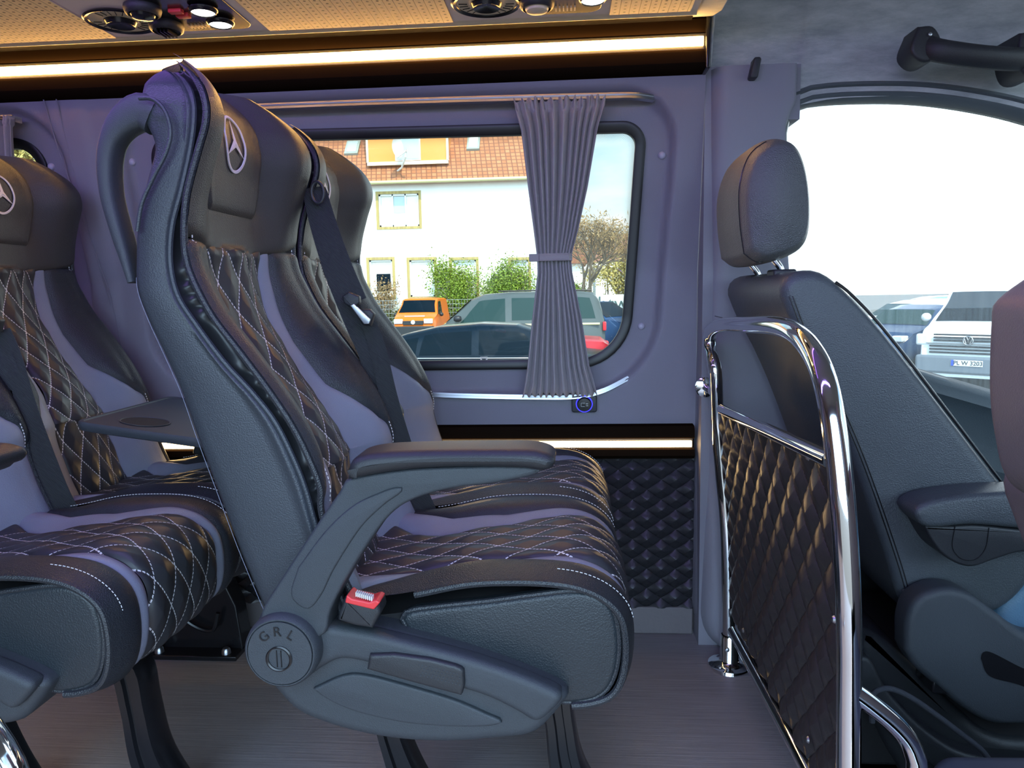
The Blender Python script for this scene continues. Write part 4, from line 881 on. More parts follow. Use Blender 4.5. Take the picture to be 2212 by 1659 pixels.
# front edge piping of the back
fe=xz([(1806,612),(1835,634),(1890,690),(1960,776),(2055,900),(2135,1005),(2182,1066)],1.385); MB().tube([(a+.002,1.393,b+.002) for a,b in curve(fe,40)],.003,8).build('piping',mBLK,bk)
hp_=[(1612,548),(1603,480),(1602,400),(1620,335),(1650,303),(1685,291),(1722,305),(1743,350),(1754,420),(1754,490),(1742,528),(1715,548),(1680,560),(1640,566)]
hp_=[(a,b) for a,b in hp_]; P=[tuple(q) for q in curve(xz(hp_+[hp_[0]],1.49),90)[:-1]]
Pn=np.array(P); c=Pn.mean(0); Ls=[]
for k in np.linspace(0,1,26):
    y=1.475+.285*k; q=abs(2*k-1); sc=(1-q**4.2)**.42 if q<1 else .02; sc=max(.12,sc); sc=.35+.65*sc if q>.98 else sc; zz=1
    top=1-.05*q**2
    Ls.append([(c[0]+(a-c[0])*(.62+.44*sc),y,c[1]+(b-c[1])*(.70+.34*sc)*(top if b>c[1] else 1)) for a,b in P])
hd=MB().loops(Ls).build('headrest',mDR2,t,smooth=80)
sm2=[(Ls[3][i]) for i in range(len(P)) if True]; 
mk=[p for p in Ls[3] if p[0]<c[0]-.012]; mk=sorted(mk,key=lambda p:p[2]); MB().tube([(p[0]-.0003,p[1],p[2]) for p in mk],.0012,6).build('seam',mBLK,hd)
for a,b,Y in ((1655,548,1.54),(1606,560,1.70)):
    q0=PY(a-4,b-18,Y); q1=PY(a+8,b+2,Y); q2=PY(a+30,b+30,Y); q3=PY(a+34,b+52,Y)
    MB().tube(curve([q0,q1,q2,q3],24),.0065,14).build('headrest_post',mCHR,t,smooth=80)
    MB().box((q2[0]-.020,Y-.030,q2[2]-.030),(q2[0]+.025,Y+.026,q2[2]-.004)).build('post_sleeve',mPLD,t,bev=.005)
ar=[(1974,1112),(1980,1096),(2015,1080),(2100,1067),(2212,1061),(2330,1058),(2345,1100),(2340,1150),(2212,1143),(2100,1134),(2020,1140),(1990,1134)]
P=[tuple(q) for q in curve(xz(ar+[ar[0]],1.31),90)[:-1]]; arm=MB().pill(P,1.305,1.385,.012).build('arm_pad',mDRV,t,smooth=70)
thread([(a,1.309,b) for a,b in curve(xz([(2004,1122),(2020,1108),(2060,1098),(2140,1090),(2212,1086)],1.31),60)],'arm_stitching',arm,.0007,mGREY)
ar=[(1996,1136),(2050,1136),(2110,1134),(2212,1144),(2330,1150),(2330,1195),(2212,1192),(2150,1208),(2100,1224),(2062,1215),(2030,1192),(2008,1160)]
P=[tuple(q) for q in curve(xz(ar+[ar[0]],1.315),90)[:-1]]; lo=MB().pill(P,1.313,1.385,.005).build('arm_shell',mPLD,t,smooth=70)
MB().tube([(a,1.3128,b) for a,b in curve(xz([(2063,1136),(2057,1180),(2072,1204),(2095,1211),(2115,1203),(2130,1180),(2136,1140)],1.313),50)],.0009,6).build('cap_groove',mBLK,lo)
rc=[(1955,1405),(1957,1340),(1980,1292),(2035,1270),(2090,1280),(2150,1322),(2220,1372),(2330,1410),(2340,1570),(2212,1566),(2140,1562),(2080,1530),(2020,1480),(1975,1440)]
P=[tuple(q) for q in curve(xz(rc+[rc[0]],1.33),100)[:-1]]; rcv=MB().pill(P,1.325,1.385,.014,6).build('recliner_cover',mPLA,t,smooth=70)
P=[tuple(q) for q in curve(xz([(2122,1425),(2126,1412),(2145,1412),(2200,1440),(2260,1470),(2260,1500),(2200,1480),(2140,1462),(2122,1425)],1.32),50)[:-1]]; MB().prism(P,1.3235,1.34).build('lever_slot',mBLK,rcv)
# cushion and base
mCUSH=leather('daylit_cushion_leather',(.10,.20,.30),.4,.0003,400)  # blue in the base colour stands for daylight on greyer leather
cu=xz([(2130,1330),(2160,1285),(2200,1255),(2260,1238),(2700,1180),(2760,1260),(2740,1360),(2200,1385),(2140,1370)],1.42)
MB().pill([tuple(q) for q in curve(cu+[cu[0]],80)[:-1]],1.40,1.84,.03,5).build('cushion',mCUSH,t,smooth=80)
b0=xz([(1850,1345),(1900,1370),(1990,1450),(2070,1530),(2160,1585),(2400,1600),(2400,1760),(2000,1700),(1930,1640),(1880,1540),(1850,1440)],1.42)
MB().pill([tuple(q) for q in curve(b0+[b0[0]],80)[:-1]],1.40,1.86,.02,4).build('seat_base',mPLD,t,smooth=60)
b1=xz([(1800,1400),(1860,1400),(1900,1470),(1990,1560),(2100,1610),(2400,1640),(2400,1700),(2090,1660),(1980,1620),(1880,1540),(1830,1480)],1.40)
MB().pill([tuple(q) for q in curve(b1+[b1[0]],80)[:-1]],1.36,1.42,.010,4).build('base_trim',mPLD,t,smooth=60)
MB().box((.50,1.42,0),(1.3,1.82,.20)).build('seat_box',mGAP,t,bev=.01)
q=PZ(2140,1560,.2); MB().box((q[0]-.06,1.33,.205),(q[0]+.12,1.40,.235)).build('slide_rail',mBLK,t,bev=.004)
cb=[tuple(PY(a,b,1.30)) for a,b in ((1884,1560),(1884,1510),(1895,1492),(1925,1488),(1970,1508),(2030,1550),(2080,1588),(2120,1620),(2150,1660))]
tag(MB().tube(curve(cb,60),.0052,10).build('cable_sleeve',plain('cable_braid',(.05,.055,.07),.6,bump=.0015,scale=1200)),'dark braided cable looping from the base of the driver seat','cable')
# aluminium step edge on the floor beside the partition
o=MB().box((.425,.45,0),(.455,1.33,.016)).build('trim_7',mALU,bev=.004); struct(o)
o=MB().box((.46,-.28,-.2),(3.2,2.02,.0)).build('floor_cab',mGAP,smooth=0); struct(o)
# front passenger bench at the right edge
t=thing('front_passenger_seat','soft focus brownish passenger seat cut by the right edge of the photo','seat',(.60,.62,0))
hp2=[(2225,590),(2150,648),(2139,700),(2136,850),(2148,950),(2168,1028),(2210,1066),(2300,1100),(2440,1080),(2480,900),(2470,700),(2400,600),(2300,560)]
mFP=leather('front_bench_leather',(.15,.13,.135),.5,.0003,480)
P=[tuple(q) for q in curve(xz(hp2+[hp2[0]],.84),90)[:-1]]; MB().pill(P,.62,.86,.03,6).build('headrest',mFP,t,smooth=80)
MB().pill([tuple(q) for q in roundpoly([(.56,.30),(.72,.30),(.60,.77),(.46,.77)],.04,6)],.50,.95,.03,5).build('backrest',mFP,t,smooth=80) if 0 else None
sx_=float(PY(2300,1080,.72)[0])
MB().pill([tuple(q) for q in roundpoly([(sx_+.26,.25),(sx_+.46,.25),(sx_+.22,.74),(sx_+.06,.74)],.04,6)],.50,.98,.03,5).build('backrest',mFP,t,smooth=80)
for y in (.68,.78): MB().tube([(sx_+.09,y,.70),(sx_+.06,y,.79)],.006,12).build('headrest_post',mCHR,t)
c0=[tuple(q) for q in roundpoly([(.50,.20),(1.1,.20),(1.1,.31),(.50,.298)],.035,6)]
MB().pill(c0,.60,1.02,.03,5).build('cushion',plain('bench_cushion_fabric',(.06,.07,.10),.5),t,smooth=80)
MB().box((.58,.62,0),(1.05,1.0,.21)).build('seat_base',mPLD,t,bev=.01)
# dashboard side seen past the driver seat
t=thing('dashboard','dark dashboard end beyond the driver seat','dashboard',(1.3,1.7,.4))
MB().pill([tuple(q) for q in roundpoly([(1.42,.35),(2.2,.35),(2.2,.68),(1.50,.68),(1.42,.62)],.05,6)],1.2,1.84,.03,4).build('dash_body',plain('dashboard_plastic',(.06,.085,.10),.5,bump=.0008,scale=500),t,smooth=70)
# ================================================================ OUTSIDE: car park, houses, trees
GZ=-1.0
mASP=plain('asphalt',(.16,.15,.135),.9,bump=.004,scale=20)
o=MB().box((-150,2.6,GZ-.2),(170,170,GZ)).build('ground_car_park',mASP,smooth=0); struct(o)
o=MB().box((-150,-60,GZ-.2),(170,2.6,GZ)).build('ground_forecourt',mASP,smooth=0); struct(o)
mWHL=plain('white_road_paint',(.75,.75,.72),.7)
for px,py in ((2010,800),): 
    a=PZ(1990,800,GZ); b=PZ(2040,797,GZ)
    tag(MB().box((a[0]-1.5,a[1]-.06,GZ),(a[0]+2.2,a[1]+.06,GZ+.004)).build('bay_line',mWHL,smooth=0),'white painted parking bay line on the asphalt beside the white van','road marking')
def wpx(px,py,Y): p=PY(px,py,Y); return float(p[0]),float(p[2])
# ---- cars
def paint(nm,c,r=.18,met=0.0): s=NB(nm).set(c,r,met,spec=.16); return s.m
mGLD=plain('dark_car_glass',(.004,.010,.016),.08,spec=.05); mGLT=plain('tinted_car_glass',(.018,.045,.042),.06,spec=.12); mTIR=plain('tyre_rubber',(.015,.015,.015),.8); mRIM=plain('wheel_alloy',(.55,.56,.58),.3,.8); mPLK=plain('black_trim',(.02,.02,.022),.45)
mLMP=plain('headlamp_glass',(.75,.78,.8),.1); mTAIL=plain('tail_lamp_red',(.6,.02,.03),.2); mPLT=plain('plate_white',(.8,.8,.78),.5)
def car(name,label,cat,loc,rz,prof,belt,W,col,glass,wheels,sidewin,ws,rw,roofk=.76,group=None,extra=None,kind='car',wr=.33):
    """prof: top outline (x,z) rear->front; belt(x): waist height; sidewin: (x0b,x1b,x0t,x1t,h0,h1)"""
    t=thing(name,label,cat,loc,group); Mt=Matrix.Translation(loc)@Matrix.Rotation(rz,4,'Z')
    xs_=[p[0] for p in prof]; top=lambda x:float(np.interp(x,xs_,[p[1] for p in prof])); bl=lambda x:float(np.interp(x,[b[0] for b in belt],[b[1] for b in belt]))
    xa,xb=xs_[0],xs_[-1]; L_=xb-xa
    def hw(x): e=min(x-xa,xb-x)/L_; return W/2*(1-.16*(max(0,1-e/.13))**2.4)
    def section(x):
        w=hw(x); zt=top(x); b=min(bl(x),zt-.02); zb=.22; k=max(0,min(1,(zt-b)/.45)); wt=w*(1-(1-roofk)*k)
        half=[(w*.90,zb),(w*.97,zb+.08),(w,zb+.25*(b-zb)),(w*.985,b-.10*(b-zb)),(w*.95,b),((w*.95+wt)/2,(b+zt)/2+.01),(wt,zt-.045*k-.02),(wt*.86,zt-.012*k-.004),(wt*.5,zt)]
        return [(x,-a,c) for a,c in half]+[(x,a,c) for a,c in half[::-1]]
    st=sorted(set(list(np.linspace(xa,xb,44))+xs_))
    MB().loops([section(x) for x in st]).xf(Mt).build('body',col,t,smooth=50)
    def side(x,h,sd,o=.006):
        w=hw(x); zt=top(x); b=min(bl(x),zt-.02); k=max(0,min(1,(zt-b)/.45)); wt=w*(1-(1-roofk)*k); 
        if h<.5: q=h/.5; y=w*.95+((w*.95+wt)/2-w*.95)*q; z=b+((b+zt)/2+.01-b)*q
        else: q=(h-.5)/.5; y=(w*.95+wt)/2+(wt-(w*.95+wt)/2)*q; z=(b+zt)/2+.01+((zt-.045*k-.02)-((b+zt)/2+.01))*q
        return (x,sd*(y+o),z)
    for sd in (-1,1):
        for (a0,a1,b0,b1,h0,h1) in sidewin:
            MB().grid(lambda u,v:side((a0+(a1-a0)*u)*(1-v)+(b0+(b1-b0)*u)*v,h0+(h1-h0)*v,sd),np.linspace(0,1,12),np.linspace(0,1,8)).xf(Mt).build('side_window',glass,t,smooth=80,fix=False)
    def span(x,f,o=.008):
        w=hw(x); zt=top(x); b=min(bl(x),zt-.02); k=max(0,min(1,(zt-b)/.45)); wt=w*(1-(1-roofk)*k)*.90; return (x,f*wt,zt-.01*abs(f)**3)
    for nm,pr in (('windscreen',ws),('rear_window',rw)):
        if pr:
            x0,x1=pr; sgx=1 if nm=='windscreen' else -1
            MB().grid(lambda u,v:(lambda q:(q[0]+sgx*.012,q[1],q[2]+.010))(span(x0+(x1-x0)*v,2*u-1)),np.linspace(0,1,14),np.linspace(0,1,8)).xf(Mt).build(nm,glass,t,smooth=80,fix=False)
    for wx in wheels:
        for sd in (-1,1):
            y=sd*(W/2-.11)
            MB().lathe([(.0005,-.02),(wr*.62,-.02),(wr*.66,-.09),(wr*.98,-.10),(wr,-.06),(wr,.10),(.0005,.10)] if sd<0 else [(.0005,-.10),(wr,-.10),(wr,.06),(wr*.98,.10),(wr*.66,.09),(wr*.62,.02),(.0005,.02)],(wx,y,wr),'y',32,caps=False).xf(Mt).build('tyre',mTIR,t)
            yo=y+sd*.075
            rm=MB().lathe([(.0005,0),(wr*.18,-.0),(wr*.2,.01)],(wx,yo,wr),'y',20)
            for k in range(7):
                a=2*PI*k/7; rm.tube([(wx+wr*.1*math.cos(a),yo,wr+wr*.1*math.sin(a)),(wx+wr*.6*math.cos(a),yo,wr+wr*.6*math.sin(a))],[.05*wr/.33,.085*wr/.33],6,sx=.35,sy=1,upv=(-math.sin(a),0,math.cos(a)))
            rm.tube([(wx+wr*.63*math.cos(a),yo-sd*.0,wr+wr*.63*math.sin(a)) for a in np.linspace(0,2*PI,33)[:-1]],.018,6,closed=True)
            rm.xf(Mt).build('wheel_rim',mRIM,t,smooth=40)
            MB().lathe([(wr*1.16,0),(.0005,0)],(wx,sd*(hw(wx)*1.0+.001),wr+.01),'y',28,caps=False).xf(Mt).build('wheel_arch',mPLK,t) if 0 else None
    if extra: extra(t,Mt,side,top,hw)
    return t
def mirror(t,Mt,x,y,z,m,s=1): MB().lathe([(.0005,-.12),(.06,-.11),(.085,-.05),(.085,.03),(.05,.08),(.0005,.09)],(x,y,z),'x',14,caps=False).xf(Mt).build('mirror',m,t,smooth=60)
def bx(t,Mt,nm,a,b,m,bev=.01): 
    return MB().box(a,b).xf(Mt).build(nm,m,t,bev=bev)
# 1 dark estate car close outside the window (front to the right)
x,z=wpx(1090,700,12.5)
def exA(t,Mt,side,top,hw):
    mirror(t,Mt,.92,-1.0,.98,mRIM)
    for xx in (-.75,.25): bx(t,Mt,'door_handle',(xx,-.93,.80),(xx+.2,-.90,.83),mRIM,.005)
    MB().tube([side(q,0,-1,.01) for q in np.linspace(-1.8,1.2,30)],.010,6).xf(Mt).build('waist_trim',mRIM,t)
    bx(t,Mt,'headlamp',(2.1,-.8,.62),(2.28,-.5,.76),mLMP,.02)
mDB=paint('dark_blue_paint',(.004,.011,.020))
car('estate_car','dark blue estate car nearest outside the large window','car',(x-.05,12.5,GZ),0,[(-2.38,.50),(-2.36,.88),(-2.25,1.0),(-1.9,1.20),(-1.5,1.33),(-1.0,1.43),(-.3,1.47),(.3,1.44),(.65,1.33),(1.35,.98),(1.9,.90),(2.25,.74),(2.36,.55)],[(-2.4,.92),(-1.8,.95),(1.3,.92),(2.4,.7)],1.84,mDB,mGLD,(-1.42,1.42),[(-1.95,-1.32,-1.62,-1.28,.12,.86),(-1.26,-.42,-1.18,-.42,.10,.90),(-.30,.72,-.30,.42,.10,.90)],(.62,1.34),(-2.3,-1.62),extra=exA)
# 2 grey transporter van behind it (front to the left)
x,z=wpx(1106,640,20)
mGV=paint('grey_green_paint',(.085,.10,.10),.25)
def exB(t,Mt,side,top,hw):
    mirror(t,Mt,1.35,-1.08,1.32,mPLK); mirror(t,Mt,1.35,1.08,1.32,mPLK)
    MB().tube([(xx,.93,1.13) for xx in np.linspace(-2.3,1.5,20)],.03,8).xf(Mt).build('side_rail',paint('yellowish_reflecting_trim',(.6,.52,.30)),t)
    bx(t,Mt,'tail_lamp',(-2.47,.72,.95),(-2.38,.90,1.18),mTAIL,.02); bx(t,Mt,'tail_lamp',(-2.47,-.90,.95),(-2.38,-.72,1.18),mTAIL,.02)
    for sx in (1,-1): MB().tube([(-2.1,sx*.70,1.985),(-1,sx*.70,2.01),(.3,sx*.70,2.0)],.02,6).xf(Mt).build('roof_rail',mPLK,t)
car('transporter_van','grey green transporter van parked behind the dark estate car','van',(x,20,GZ),PI,[(-2.45,.45),(-2.44,1.2),(-2.30,1.75),(-2.15,1.93),(-1.8,1.97),(0,1.98),(.7,1.93),(1.0,1.82),(1.72,1.18),(2.2,1.02),(2.42,.80),(2.45,.5)],[(-2.5,1.20),(1.6,1.14),(2.4,.8)],1.90,mGV,mGLT,(-1.5,1.5),[(-2.20,-1.35,-2.05,-1.35,.10,.86),(-1.22,-.05,-1.22,-.05,.10,.86),(.12,1.35,.12,.80,.06,.86)],(1.02,1.68),None,roofk=.86,extra=exB,wr=.34)
# 3 orange delivery van facing the camera
x,z=wpx(903,680,31)
mOR=paint('orange_paint',(.80,.17,.02),.3)
def exC(t,Mt,side,top,hw):
    for sd in (-1,1): bx(t,Mt,'headlamp',(2.02,sd*.62-.18,.78),(2.19,sd*.62+.18,.98),mLMP,.03); mirror(t,Mt,1.0,sd*.98,1.12,mPLK)
    bx(t,Mt,'grille',(2.08,-.42,.74),(2.20,.42,.90),mPLK); bx(t,Mt,'bumper',(2.05,-.85,.25),(2.24,.85,.68),mPLK,.04)
    MB().lathe([(.09,0),(.08,.02),(.0005,.02)],(2.195,0,.84),'x',20,caps=False).xf(Mt).build('badge',mLMP,t)
    bx(t,Mt,'bonnet_lettering',(1.80,-.42,1.06),(1.84,.42,1.10),mLMP,.004)
car('delivery_van','orange delivery van facing the camera in front of the hedge','van',(x,32.1,GZ),-PI/2,[(-2.2,.4),(-2.18,1.6),(-2.0,1.80),(0,1.83),(.55,1.80),(1.35,1.18),(1.85,1.04),(2.12,.82),(2.16,.4)],[(-2.2,1.1),(1.3,1.1),(2.1,.8)],1.80,mOR,mGLD,(-1.35,1.35),[(.0,1.1,.0,.6,.06,.86)],(.66,1.30),None,roofk=.84,extra=exC)
# 4 small yellow car half hidden
x,z=wpx(1010,690,29)
car('small_car','yellow car whose roof shows between the orange van and the grey van','car',(x+1.0,29,GZ),PI,[(-1.9,.4),(-1.88,1.0),(-1.5,1.42),(-.4,1.52),(.3,1.45),(1.1,.98),(1.8,.85),(1.9,.4)],[(-1.9,.95),(1.9,.9)],1.7,paint('yellow_paint',(.55,.38,.08)),mGLD,(-1.2,1.2),[(-1.3,.8,-1.1,.3,.1,.85)],(.35,1.05),None)
# 5 red saloon, tail towards the right
x,z=wpx(1304,730,15)
def exE(t,Mt,side,top,hw):
    for sd in (-1,1): bx(t,Mt,'tail_lamp',(-2.33,sd*.68-.16,.72),(-2.22,sd*.68+.18,.92),mTAIL,.03)
car('saloon_car','red saloon car whose tail shows right of the curtain','car',(x-2.2,15,GZ),PI,[(-2.3,.4),(-2.28,.92),(-2.15,1.02),(-1.6,1.06),(-.9,1.25),(0,1.30),(.5,1.26),(1.2,1.0),(2.1,.85),(2.3,.4)],[(-2.3,.92),(2.3,.85)],1.8,paint('red_paint',(.50,.02,.03)),mGLD,(-1.4,1.4),[(-1.2,.9,-.8,.4,.1,.85)],(.52,1.15),(-1.55,-.95),extra=exE)
# 6 dark blue sport utility car in front of the banner
x,z=wpx(1312,700,24)
def exF(t,Mt,side,top,hw):
    for sd in (-1,1): bx(t,Mt,'headlamp',(2.08,sd*.66-.16,.78),(2.24,sd*.66+.16,.94),mLMP,.03); mirror(t,Mt,.8,sd*1.02,1.12,mPLK)
    bx(t,Mt,'grille',(2.12,-.45,.55),(2.26,.45,.85),mPLK)
car('utility_car','dark blue utility car parked in front of the white banner','car',(x-.3,24.5,GZ),-.72,[(-2.2,.4),(-2.2,1.1),(-1.9,1.55),(-1,1.64),(.1,1.62),(1.0,1.12),(1.9,1.0),(2.15,.8),(2.2,.4)],[(-2.2,1.05),(2.2,.95)],1.85,paint('deep_blue_paint',(.02,.06,.15)),mGLD,(-1.35,1.35),[(-1.6,.7,-1.4,.15,.1,.85)],(.15,.95),None,extra=exF,wr=.36)
# 7 seen through the driver door: dark blue hatchback, white cars, white transporter front
mNB=paint('navy_paint',(.02,.05,.12))
x,z=wpx(1992,765,18)
def exG(t,Mt,side,top,hw):
    for sd in (-1,1): bx(t,Mt,'headlamp',(1.85,sd*.70-.14,.66),(2.10,sd*.70+.12,.80),mLMP,.03); mirror(t,Mt,.62,sd*.98,1.02,mNB)
    bx(t,Mt,'fog_lamp',(1.98,-.78,.42),(2.12,-.62,.50),mLMP,.02)
car('hatchback_car','navy blue hatchback with silver wheel seen through the driver door window','car',(x+.62,19.44,GZ),PI+.6,[(-2.1,.4),(-2.08,.95),(-1.8,1.35),(-1,1.47),(0,1.47),(.5,1.36),(1.1,1.0),(1.75,.86),(2.08,.62),(2.12,.35)],[(-2.1,1.0),(1.1,.93),(2.1,.72)],1.80,mNB,mGLT,(-1.30,1.32),[(-1.6,-.5,-1.4,-.5,.1,.86),(-.4,.75,-.4,.35,.1,.88)],(.52,1.08),None,extra=exG,wr=.34)
x,z=wpx(1905,672,25)
mWC=paint('white_paint',(.80,.83,.82),.2)
car('compact_car','white compact car behind the bonnet of the navy hatchback','car',(x+.6,24,GZ),PI+.25,[(-2.1,.4),(-2.08,.95),(-1.8,1.38),(-1,1.52),(0,1.50),(.5,1.40),(1.1,1.02),(1.8,.9),(2.12,.4)],[(-2.1,1.0),(2.1,.85)],1.8,mWC,mGLT,(-1.3,1.3),[(-1.5,-.4,-1.3,-.4,.1,.86),(-.3,.8,-.3,.35,.1,.88)],(.52,1.08),None)
x,z=wpx(2010,668,27)
car('compact_car','pale blue car behind the roof of the navy hatchback','car',(x+1.2,29.5,GZ),PI+.2,[(-2.1,.4),(-2.08,.95),(-1.8,1.40),(-1,1.55),(0,1.52),(.5,1.42),(1.1,1.02),(1.8,.9),(2.12,.4)],[(-2.1,1.0),(2.1,.85)],1.8,paint('pale_blue_paint',(.18,.32,.45)),mGLT,(-1.3,1.3),[(-1.5,-.4,-1.3,-.4,.1,.86),(-.3,.8,-.3,.35,.1,.88)],(.52,1.08),None)
x,z=wpx(2094,732,14.3)
def exH(t,Mt,side,top,hw):
    X=2.46
    for k in range(3): bx(t,Mt,'grille_bar',(X-.06,-.60,1.00-k*.055),(X+.015,.60,1.028-k*.055),mPLK,.004)
    bx(t,Mt,'chrome_bar',(X-.04,-.72,.845),(X+.03,.72,.862),mRIM,.004); 
    for k in range(3): bx(t,Mt,'grille_bar',(X-.05,-.66,.785-k*.06),(X+.03,.66,.815-k*.06),mPLK,.004)
    bx(t,Mt,'bumper',(X-.10,-.90,.28),(X+.06,.90,.62),plain('grey_bumper',(.16,.19,.22),.5),.05)
    for sd in (-1,1): bx(t,Mt,'headlamp',(X-.14,sd*.80-.12,.80),(X+.0,sd*.80+.12,1.02),mLMP,.04); mirror(t,Mt,1.45,sd*1.08,1.30,mWC)
    bd=MB().lathe([(.088,0),(.088,.014),(.0005,.016)],(X+.03,0,.915),'x',28,caps=False).xf(Mt).build('badge',mPLK,t)
    m=MB().tube([(X+.05,.080*math.cos(a),.915+.080*math.sin(a)) for a in np.linspace(0,2*PI,33)[:-1]],.008,6,closed=True)
    V=lambda pts:m.tube([(X+.052,.915*0+y*.075,.915+zz*.075) for y,zz in pts],.0075,6)
    V([(-.38,.88),(0,.12),(.38,.88)]); V([(-.86,.45),(-.42,-.82),(0,-.02),(.42,-.82),(.86,.45)])
    m.xf(Mt).build('badge_emblem',mRIM,bd)
    pl=bx(t,Mt,'number_plate',(X+.06,-.26,.44),(X+.072,.26,.55),mPLT,.003)
    bx(t,Mt,'plate_band',(X+.0722,-.26,.44),(X+.0735,-.215,.55),plain('plate_blue',(.02,.08,.5),.4),0)
    v,f=text_mesh('PL W 3203',.105,.001,.001); mt=Mt@Matrix.Translation((X+.0745,.022,.495))@Matrix.Rotation(PI/2,4,'Z')@Matrix.Rotation(PI/2,4,'X'); MB().add([mt@Vector(p) for p in v],f).build('plate_text',mPLK,pl,smooth=0)
rzH=-PI/2-.75
car('delivery_van','white delivery van facing the camera beyond the driver door window','van',(x+.68*2.45,14.3+.73*2.45,GZ),rzH,[(-2.45,.45),(-2.44,1.2),(-2.2,1.93),(0,1.98),(.9,1.90),(1.75,1.18),(2.25,1.06),(2.44,.90),(2.47,.5)],[(-2.5,1.2),(1.6,1.14),(2.4,.9)],1.90,mWC,mGLD,(-1.5,1.5),[(.12,1.35,.12,.80,.06,.86)],(1.02,1.68),None,roofk=.86,extra=exH,wr=.34)
# ---- house
s=NB('roof_tiles').set((.5,.16,.06),.8); tcc=s.n('ShaderNodeTexCoord'); br=s.n('ShaderNodeTexBrick',inp={'Scale':1.0,'Color1':(.46,.19,.08,1),'Color2':(.36,.13,.05,1),'Mortar':(.22,.08,.04,1),'Mortar Size':.025}); br.offset=0; br.inputs['Brick Width'].default_value=.24; br.inputs['Row Height'].default_value=.26; s.l(tcc.outputs['UV'],br.inputs[0]); s.l(br.outputs['Color'],s.b.inputs['Base Color']); s.bump(br.outputs['Fac'],.03); mTILE=s.m
mFAC=plain('cream_render',(.90,.88,.80),.9,bump=.003,scale=40); mBRK=None
s=NB('yellow_brick').set((.42,.30,.10),.8); tcc=s.n('ShaderNodeTexCoord'); br=s.n('ShaderNodeTexBrick',inp={'Scale':9.0,'Color1':(.45,.33,.10,1),'Color2':(.33,.23,.07,1),'Mortar':(.7,.62,.42,1),'Mortar Size':.02}); s.l(tcc.outputs['Object'],br.inputs[0]); s.l(br.outputs['Color'],s.b.inputs['Base Color']); mBRK=s.m
mFRM=plain('white_window_frame',(.85,.85,.80),.5); mWG=plain('pale_window_glass',(.42,.50,.48),.08); mCUW=plain('white_net_curtain',(.85,.84,.76),.9)
HY=36.0; xr,ze=wpx(1143,388,HY); xl=-26.0
ht=thing('house','cream rendered house with orange tiled roof behind the car park','house',((xl+xr)/2,HY,GZ))
# facade with window reveals
FW=[('upper_window',(817,420,906,488)),('lower_window',(797,562,850,640)),('lower_window',(884,562,940,640)),('lower_window',(976,562,1030,640)),('lower_window',(1104,562,1142,640))]
rects=[]
for nm,(a,b,c,d) in FW:
    x0,z1=wpx(a,b,HY); x1,z0=wpx(c,d,HY); rects.append((nm,x0,x1,z0,z1))
m=MB(); xsf=sorted({xl,xr}|{q for r in rects for q in r[1:3]}); zsf=sorted({GZ,ze}|{q for r in rects for q in r[3:5]})
for i in range(len(xsf)-1):
    for j in range(len(zsf)-1):
        cx_,cz_=(xsf[i]+xsf[i+1])/2,(zsf[j]+zsf[j+1])/2
        if any(r[1]<cx_<r[2] and r[3]<cz_<r[4] for r in rects): continue
        m.box((xsf[i],HY,zsf[j]),(xsf[i+1],HY+.3,zsf[j+1]))
m.build('facade',mFAC,ht,smooth=0)
MB().box((xl,HY+.31,GZ),(xr,HY+9,ze)).build('house_body',mFAC,ht,smooth=0)
for nm,x0,x1,z0,z1 in rects:
    w0=MB(); b_=.13
    w0.box((x0-b_,HY-.03,z0-b_),(x0,HY+.02,z1+b_)); w0.box((x1,HY-.03,z0-b_),(x1+b_,HY+.02,z1+b_)); w0.box((x0,HY-.03,z1),(x1,HY+.02,z1+b_)); w0.box((x0,HY-.03,z0-b_),(x1,HY+.02,z0))
    f=w0.build('brick_surround',mBRK,ht,smooth=0)
    w1=MB(); w1.box((x0,HY+.08,z0),(x0+.08,HY+.16,z1)); w1.box((x1-.08,HY+.08,z0),(x1,HY+.16,z1)); w1.box((x0,HY+.08,z0),(x1,HY+.16,z0+.08)); w1.box((x0,HY+.08,z1-.08),(x1,HY+.16,z1))
    if nm=='upper_window': w1.box(((x0*.66+x1*.34)-.03,HY+.08,z0),((x0*.66+x1*.34)+.03,HY+.16,z1)); w1.box(((x0*.34+x1*.66)-.03,HY+.08,z0),((x0*.34+x1*.66)+.03,HY+.16,z1))
    w1.build('window_frame',mFRM,f,smooth=0)
    MB().box((x0,HY+.18,z0),(x1,HY+.2,z1)).build('window_pane',mCUW,f,smooth=0)
    if nm=='upper_window': MB().box((x0*.64+x1*.36,HY+.165,z0+.65),(x0*.36+x1*.64,HY+.175,z1-.1)).build('open_glass',mWG,f,smooth=0)
    if nm=='lower_window' and x0<rects[1][1]+.1: MB().box((x0+.3,HY+.165,z0+.25),(x1-.15,HY+.175,z0+1.1)).build('dark_glass',mGLD,f,smooth=0)
